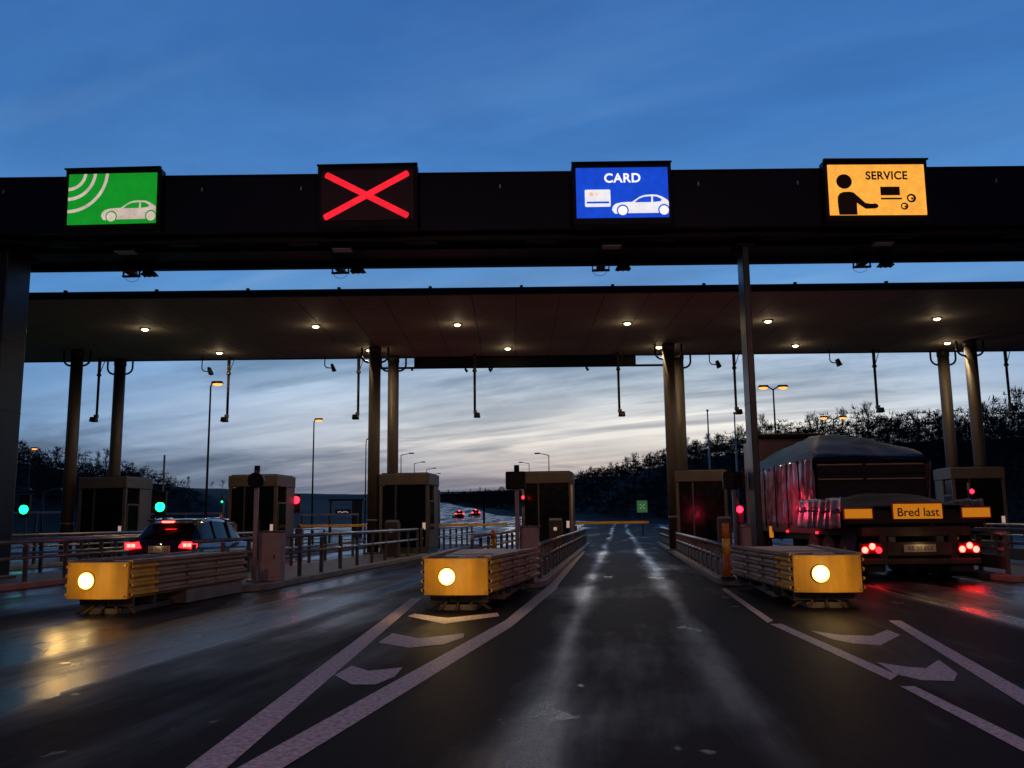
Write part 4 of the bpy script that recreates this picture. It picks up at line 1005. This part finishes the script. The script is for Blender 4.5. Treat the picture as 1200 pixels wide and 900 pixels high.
# crumpled tarpaulin surface helper
def cloth(f, nu, nv, name, m, amp=.03, sc=1.6, seed=0.0):
    vs_ = []
    for j in range(nv+1):
        for i in range(nu+1):
            x_, y_, z__ = f(i/nu, j/nv); nn = mn.noise(Vector((x_*sc+seed, y_*sc, z__*sc)))+.5*mn.noise(Vector((x_*sc*2.3, y_*sc*2.3+seed, z__*sc*2.3)))
            vs_.append((x_+amp*nn*.4, y_+amp*nn*.6, z__+amp*nn))
    mb_ = MB().add(vs_, [(j*(nu+1)+i, j*(nu+1)+i+1, (j+1)*(nu+1)+i+1, (j+1)*(nu+1)+i) for j in range(nv) for i in range(nu)], True)
    o = mb_.build(name, m, tr, fix=False); s_ = o.modifiers.new('solid', 'SOLIDIFY'); s_.thickness = .012; return o
# low rear load: boxy stack under a dark tarp
MB().box((0, 1.95, 1.45), (3.2, 3.6, .36)).build('rear_load', 'darkload', tr, bevel=.03)
def rear_tarp(u, v):      # across x, back to front
    x_ = -1.68+3.36*u; y_ = .05+3.9*v; edge = abs(2*u-1)
    zr = 1.66+.42*math.sin(math.pi*min(1, v*1.35+.04)*.5)*(1-edge**2.2*.85)
    if edge > .96: zr -= .12
    return x_, y_, zr
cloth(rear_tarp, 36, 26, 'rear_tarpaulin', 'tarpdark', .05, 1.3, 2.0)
def wrapf(side, y0_, y1_, z0_, z1_, fold=.07, hw=1.6, off=0.0):
    def f(u, v):
        y_ = y0_+(y1_-y0_)*u; z__ = z0_+(z1_-z0_)*v
        q = .5+.5*math.sin(y_*11+1.2*math.sin(z__*2.1+y_*1.7)+.8*math.sin(y_*5.1)); 
        return off+side*(hw+fold*(q-.5)+.05*(1-v)), y_+.10*math.sin(z__*1.6), z__
    return f
cloth(wrapf(-1, .12, 3.9, 1.18, 1.92, .06), 46, 10, 'rear_side_wrap', 'wrap', .05, 2.0, 5)
cloth(wrapf(1, .12, 3.9, 1.18, 1.85, .06), 46, 10, 'rear_side_wrap', 'wrap', .05, 2.0, 8)
# tall forward load
MB().box((MO, 8.0, 2.15), (2*MW-.14, 8.0, 1.9)).build('main_load', 'darkload', tr, bevel=.05)
cloth(wrapf(-1, 3.98, 12.1, 1.22, 3.08, .11, MW, MO), 110, 18, 'side_wrap', 'wrap', .07, 1.8, 1)
cloth(wrapf(1, 3.98, 12.1, 1.22, 3.08, .11, MW, MO), 80, 14, 'side_wrap', 'wrap', .07, 1.8, 4)
for z__ in (2.90, 2.50):
    for x0_, x1_ in ((-1.03, .2), (.3, 1.88)):
        MB().box(((x0_+x1_)/2, 3.93, z__), (x1_-x0_, .06, .035)).build('batten', 'palebar', tr)
for z__ in (2.1, 2.8): MB().box((MO, 3.945, z__), (2.9, .05, .30)).build('load_board', 'darkload', tr)
def top_tarp(u, v):
    x_ = MO-MW-.06+(2*MW+.12)*u; y_ = 3.85+8.3*v; e = abs(2*u-1)
    pk = min(1, v/.42)
    hp = min(pk*1.05, (1-e)*1.35, 1.0); zt_ = 3.12+.90*(hp**.85) - (.10 if e > .95 else 0)
    if v > .6: zt_ -= (v-.6)*.5*(1-e)
    return x_, y_, zt_
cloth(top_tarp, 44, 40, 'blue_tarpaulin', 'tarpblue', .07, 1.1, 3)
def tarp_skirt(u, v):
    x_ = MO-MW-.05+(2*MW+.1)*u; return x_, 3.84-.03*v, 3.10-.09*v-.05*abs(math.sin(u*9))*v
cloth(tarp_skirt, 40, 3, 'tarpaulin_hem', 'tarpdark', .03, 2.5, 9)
for y in (5.0, 6.3, 7.7, 9.1): 
    MB().path([(MO-MW-.16, y, 1.15), (MO-MW-.15, y, 3.1)], .02, 6).build('lashing_strap', 'darkload', tr)
for sx in (-1, 1): MB().box((sx*1.0, .12, .46), (.52, .03, .52)).build('rear_mud_flap', 'rubber', tr)
# tractor unit ahead
MB().box((.60, 13.7, 2.75), (2.55, 2.2, 3.3)).build('cab', 'cab', tr, bevel=.12)
MB().box((.60, 13.5, 4.48), (2.6, 2.2, .16)).build('roof_deflector', 'darkload', tr, bevel=.05)
MB().box((.60, 12.585, 3.5), (1.6, .03, .4)).build('cab_rear_window', 'glass', tr)
MB().box((-.80, 14.4, 3.0), (.10, .24, .55)).build('wing_mirror', 'darkload', tr, bevel=.03)
MB().box((.60, 13.7, .9), (2.4, 2.4, .45)).build('cab_chassis', 'railpost', tr, bevel=.05)
MB().tube((-.82, 12.75, 1.2), (-.82, 12.75, 4.0), .06, n=10).build('exhaust_stack', 'chrome', tr)
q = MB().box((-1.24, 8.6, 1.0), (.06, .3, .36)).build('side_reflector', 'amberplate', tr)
p = at(923, 633, 26)

# ------------------------------------------------------------ trees
def bare_tree(seed, H, spread, dens):
    rnd = random.Random(seed); tk = MB(); cr_ = MB()
    top = Vector((rnd.uniform(-.3, .3), rnd.uniform(-.3, .3), H*.45)); tk.tube((0, 0, -.4), top, .14, .09, 6, caps=False)
    def br(p, d, ln, r, lv):
        q = p+d*ln; cr_.tube(p, q, r, r*.55, 3 if lv > 0 else 5, caps=False)
        if lv >= 4: return
        n = (5, 5, 4, dens)[lv]
        for i in range(n):
            f = rnd.uniform(.35, 1.0); s = p+(q-p)*f
            nd = (d+Vector((rnd.gauss(0, spread), rnd.gauss(0, spread), rnd.uniform(-.05, .45)))).normalized()
            br(s, nd, ln*rnd.uniform(.5, .78), max(r*.55, .013), lv+1)
    br(top, Vector((rnd.uniform(-.1, .1), rnd.uniform(-.1, .1), 1)).normalized(), H*.30, .09, 0)
    for k in range(3): br(top*rnd.uniform(.6, 1), Vector((rnd.gauss(0, .6), rnd.gauss(0, .6), .9)).normalized(), H*.24, .07, 1)
    return tk, cr_
protos = []
for k, (H, sp, dn) in enumerate([(7.5, .38, 4), (6.2, .45, 4), (8.5, .33, 4), (5.4, .5, 4)]):
    tk, cr_ = bare_tree(k+3, H, sp, dn)
    t = thing('bare_tree', 'x', 'tree', (0, 0, 0)); tk.build('trunk', 'bark', t, fix=False); cr_.build('crown', 'bark', t, fix=False); protos.append(t)
used = set()
def plant(x, y, sc, label, group):
    k = random.randrange(4)
    if k in used: t = copy_tree(protos[k])
    else: t = protos[k]; used.add(k)
    t.location = (x, y, ground(x, y)-.1); t.rotation_euler[2] = random.uniform(0, 6.28); t.scale = (sc*random.uniform(.9, 1.25),)*2+(sc,)
    tag(t, label, 'tree', group)
def along(P, step, off, jit, fn):
    for a, b in zip(P, P[1:]):
        a, b = Vector(a), Vector(b); d = b-a; n = max(1, int(d.length/step)); nrm = Vector((-d.y, d.x)).normalized()
        for i in range(n):
            q = a+d*((i+random.random()*.8)/n)+nrm*(off+random.uniform(-jit, jit)); fn(q)
gr = 'bare trees on the wooded hill right of the plaza'
lb = 'bare dark tree on the wooded ridge right of the far road'
for off in (-1, 7, 15):
    along(RR[1:8], 2.9 if off < 0 else 6.2, off, 2.2, lambda q: plant(q.x, q.y, random.uniform(.5, .85)*(1 if q.y < 165 else .72 if q.y < 230 else .55), lb, gr))
gl = 'bare trees on the left hill'
along(LR[:4], 7, 0, 2.5, lambda q: plant(q.x, q.y, random.uniform(.5, .7), 'bare dark tree of the wooded slope at the left edge, behind the far left columns', gl))
along(LR[3:6], 16, 0, 2, lambda q: plant(q.x, q.y, random.uniform(.25, .4), 'low dark bush on the grassy skyline above the black car', 'bushes on the left skyline'))
# undergrowth as one mass
mb = MB(); rnd = random.Random(5)
def clumps(P, offs, n, hmax, sz):
    for _ in range(n):
        i = rnd.randrange(len(P)-1); a, b = Vector(P[i]), Vector(P[i+1]); d = b-a; nrm = Vector((-d.y, d.x)).normalized()
        q = a+d*rnd.random()+nrm*rnd.uniform(*offs)
        far = .55 if q.y > 230 else .75 if q.y > 165 else 1
        hm = hmax*far*(.66+.5*mn.noise(Vector((q.x*.13, q.y*.13, 4)))+.2*mn.noise(Vector((q.x*.5, q.y*.5, 1))))
        z = ground(q.x, q.y)-.3+hm*rnd.random()
        for k in range(15):
            t_ = Vector((rnd.gauss(0, .6), rnd.gauss(0, .6), rnd.uniform(-.15, 1))).normalized()*sz*rnd.uniform(.5, 1.25)
            w_ = Vector((rnd.gauss(0, 1), rnd.gauss(0, 1), rnd.gauss(0, .4))).normalized()*rnd.uniform(.02, .10)
            o_ = Vector((q.x+rnd.gauss(0, .35), q.y+rnd.gauss(0, .35), z)); mb.add([o_-w_, o_+w_, o_+t_], [(0, 1, 2)])
clumps(RR[:8], (-9, 24), 15000, 6.2, .95); clumps(LR[:4], (-22, 10), 4200, 4.8, .95)
tag(mb.build('undergrowth', 'bark', fix=False), 'dense dark leafless undergrowth covering the wooded slopes', 'undergrowth', kind='stuff')
print('DBG', 'zbot', z_bot, z_bot2, 'ztop', z_top, 'canopy', CY0, CY1, 'T', T, 'booth', at(640, 553, 37.6).z, 'n', len(S.objects))
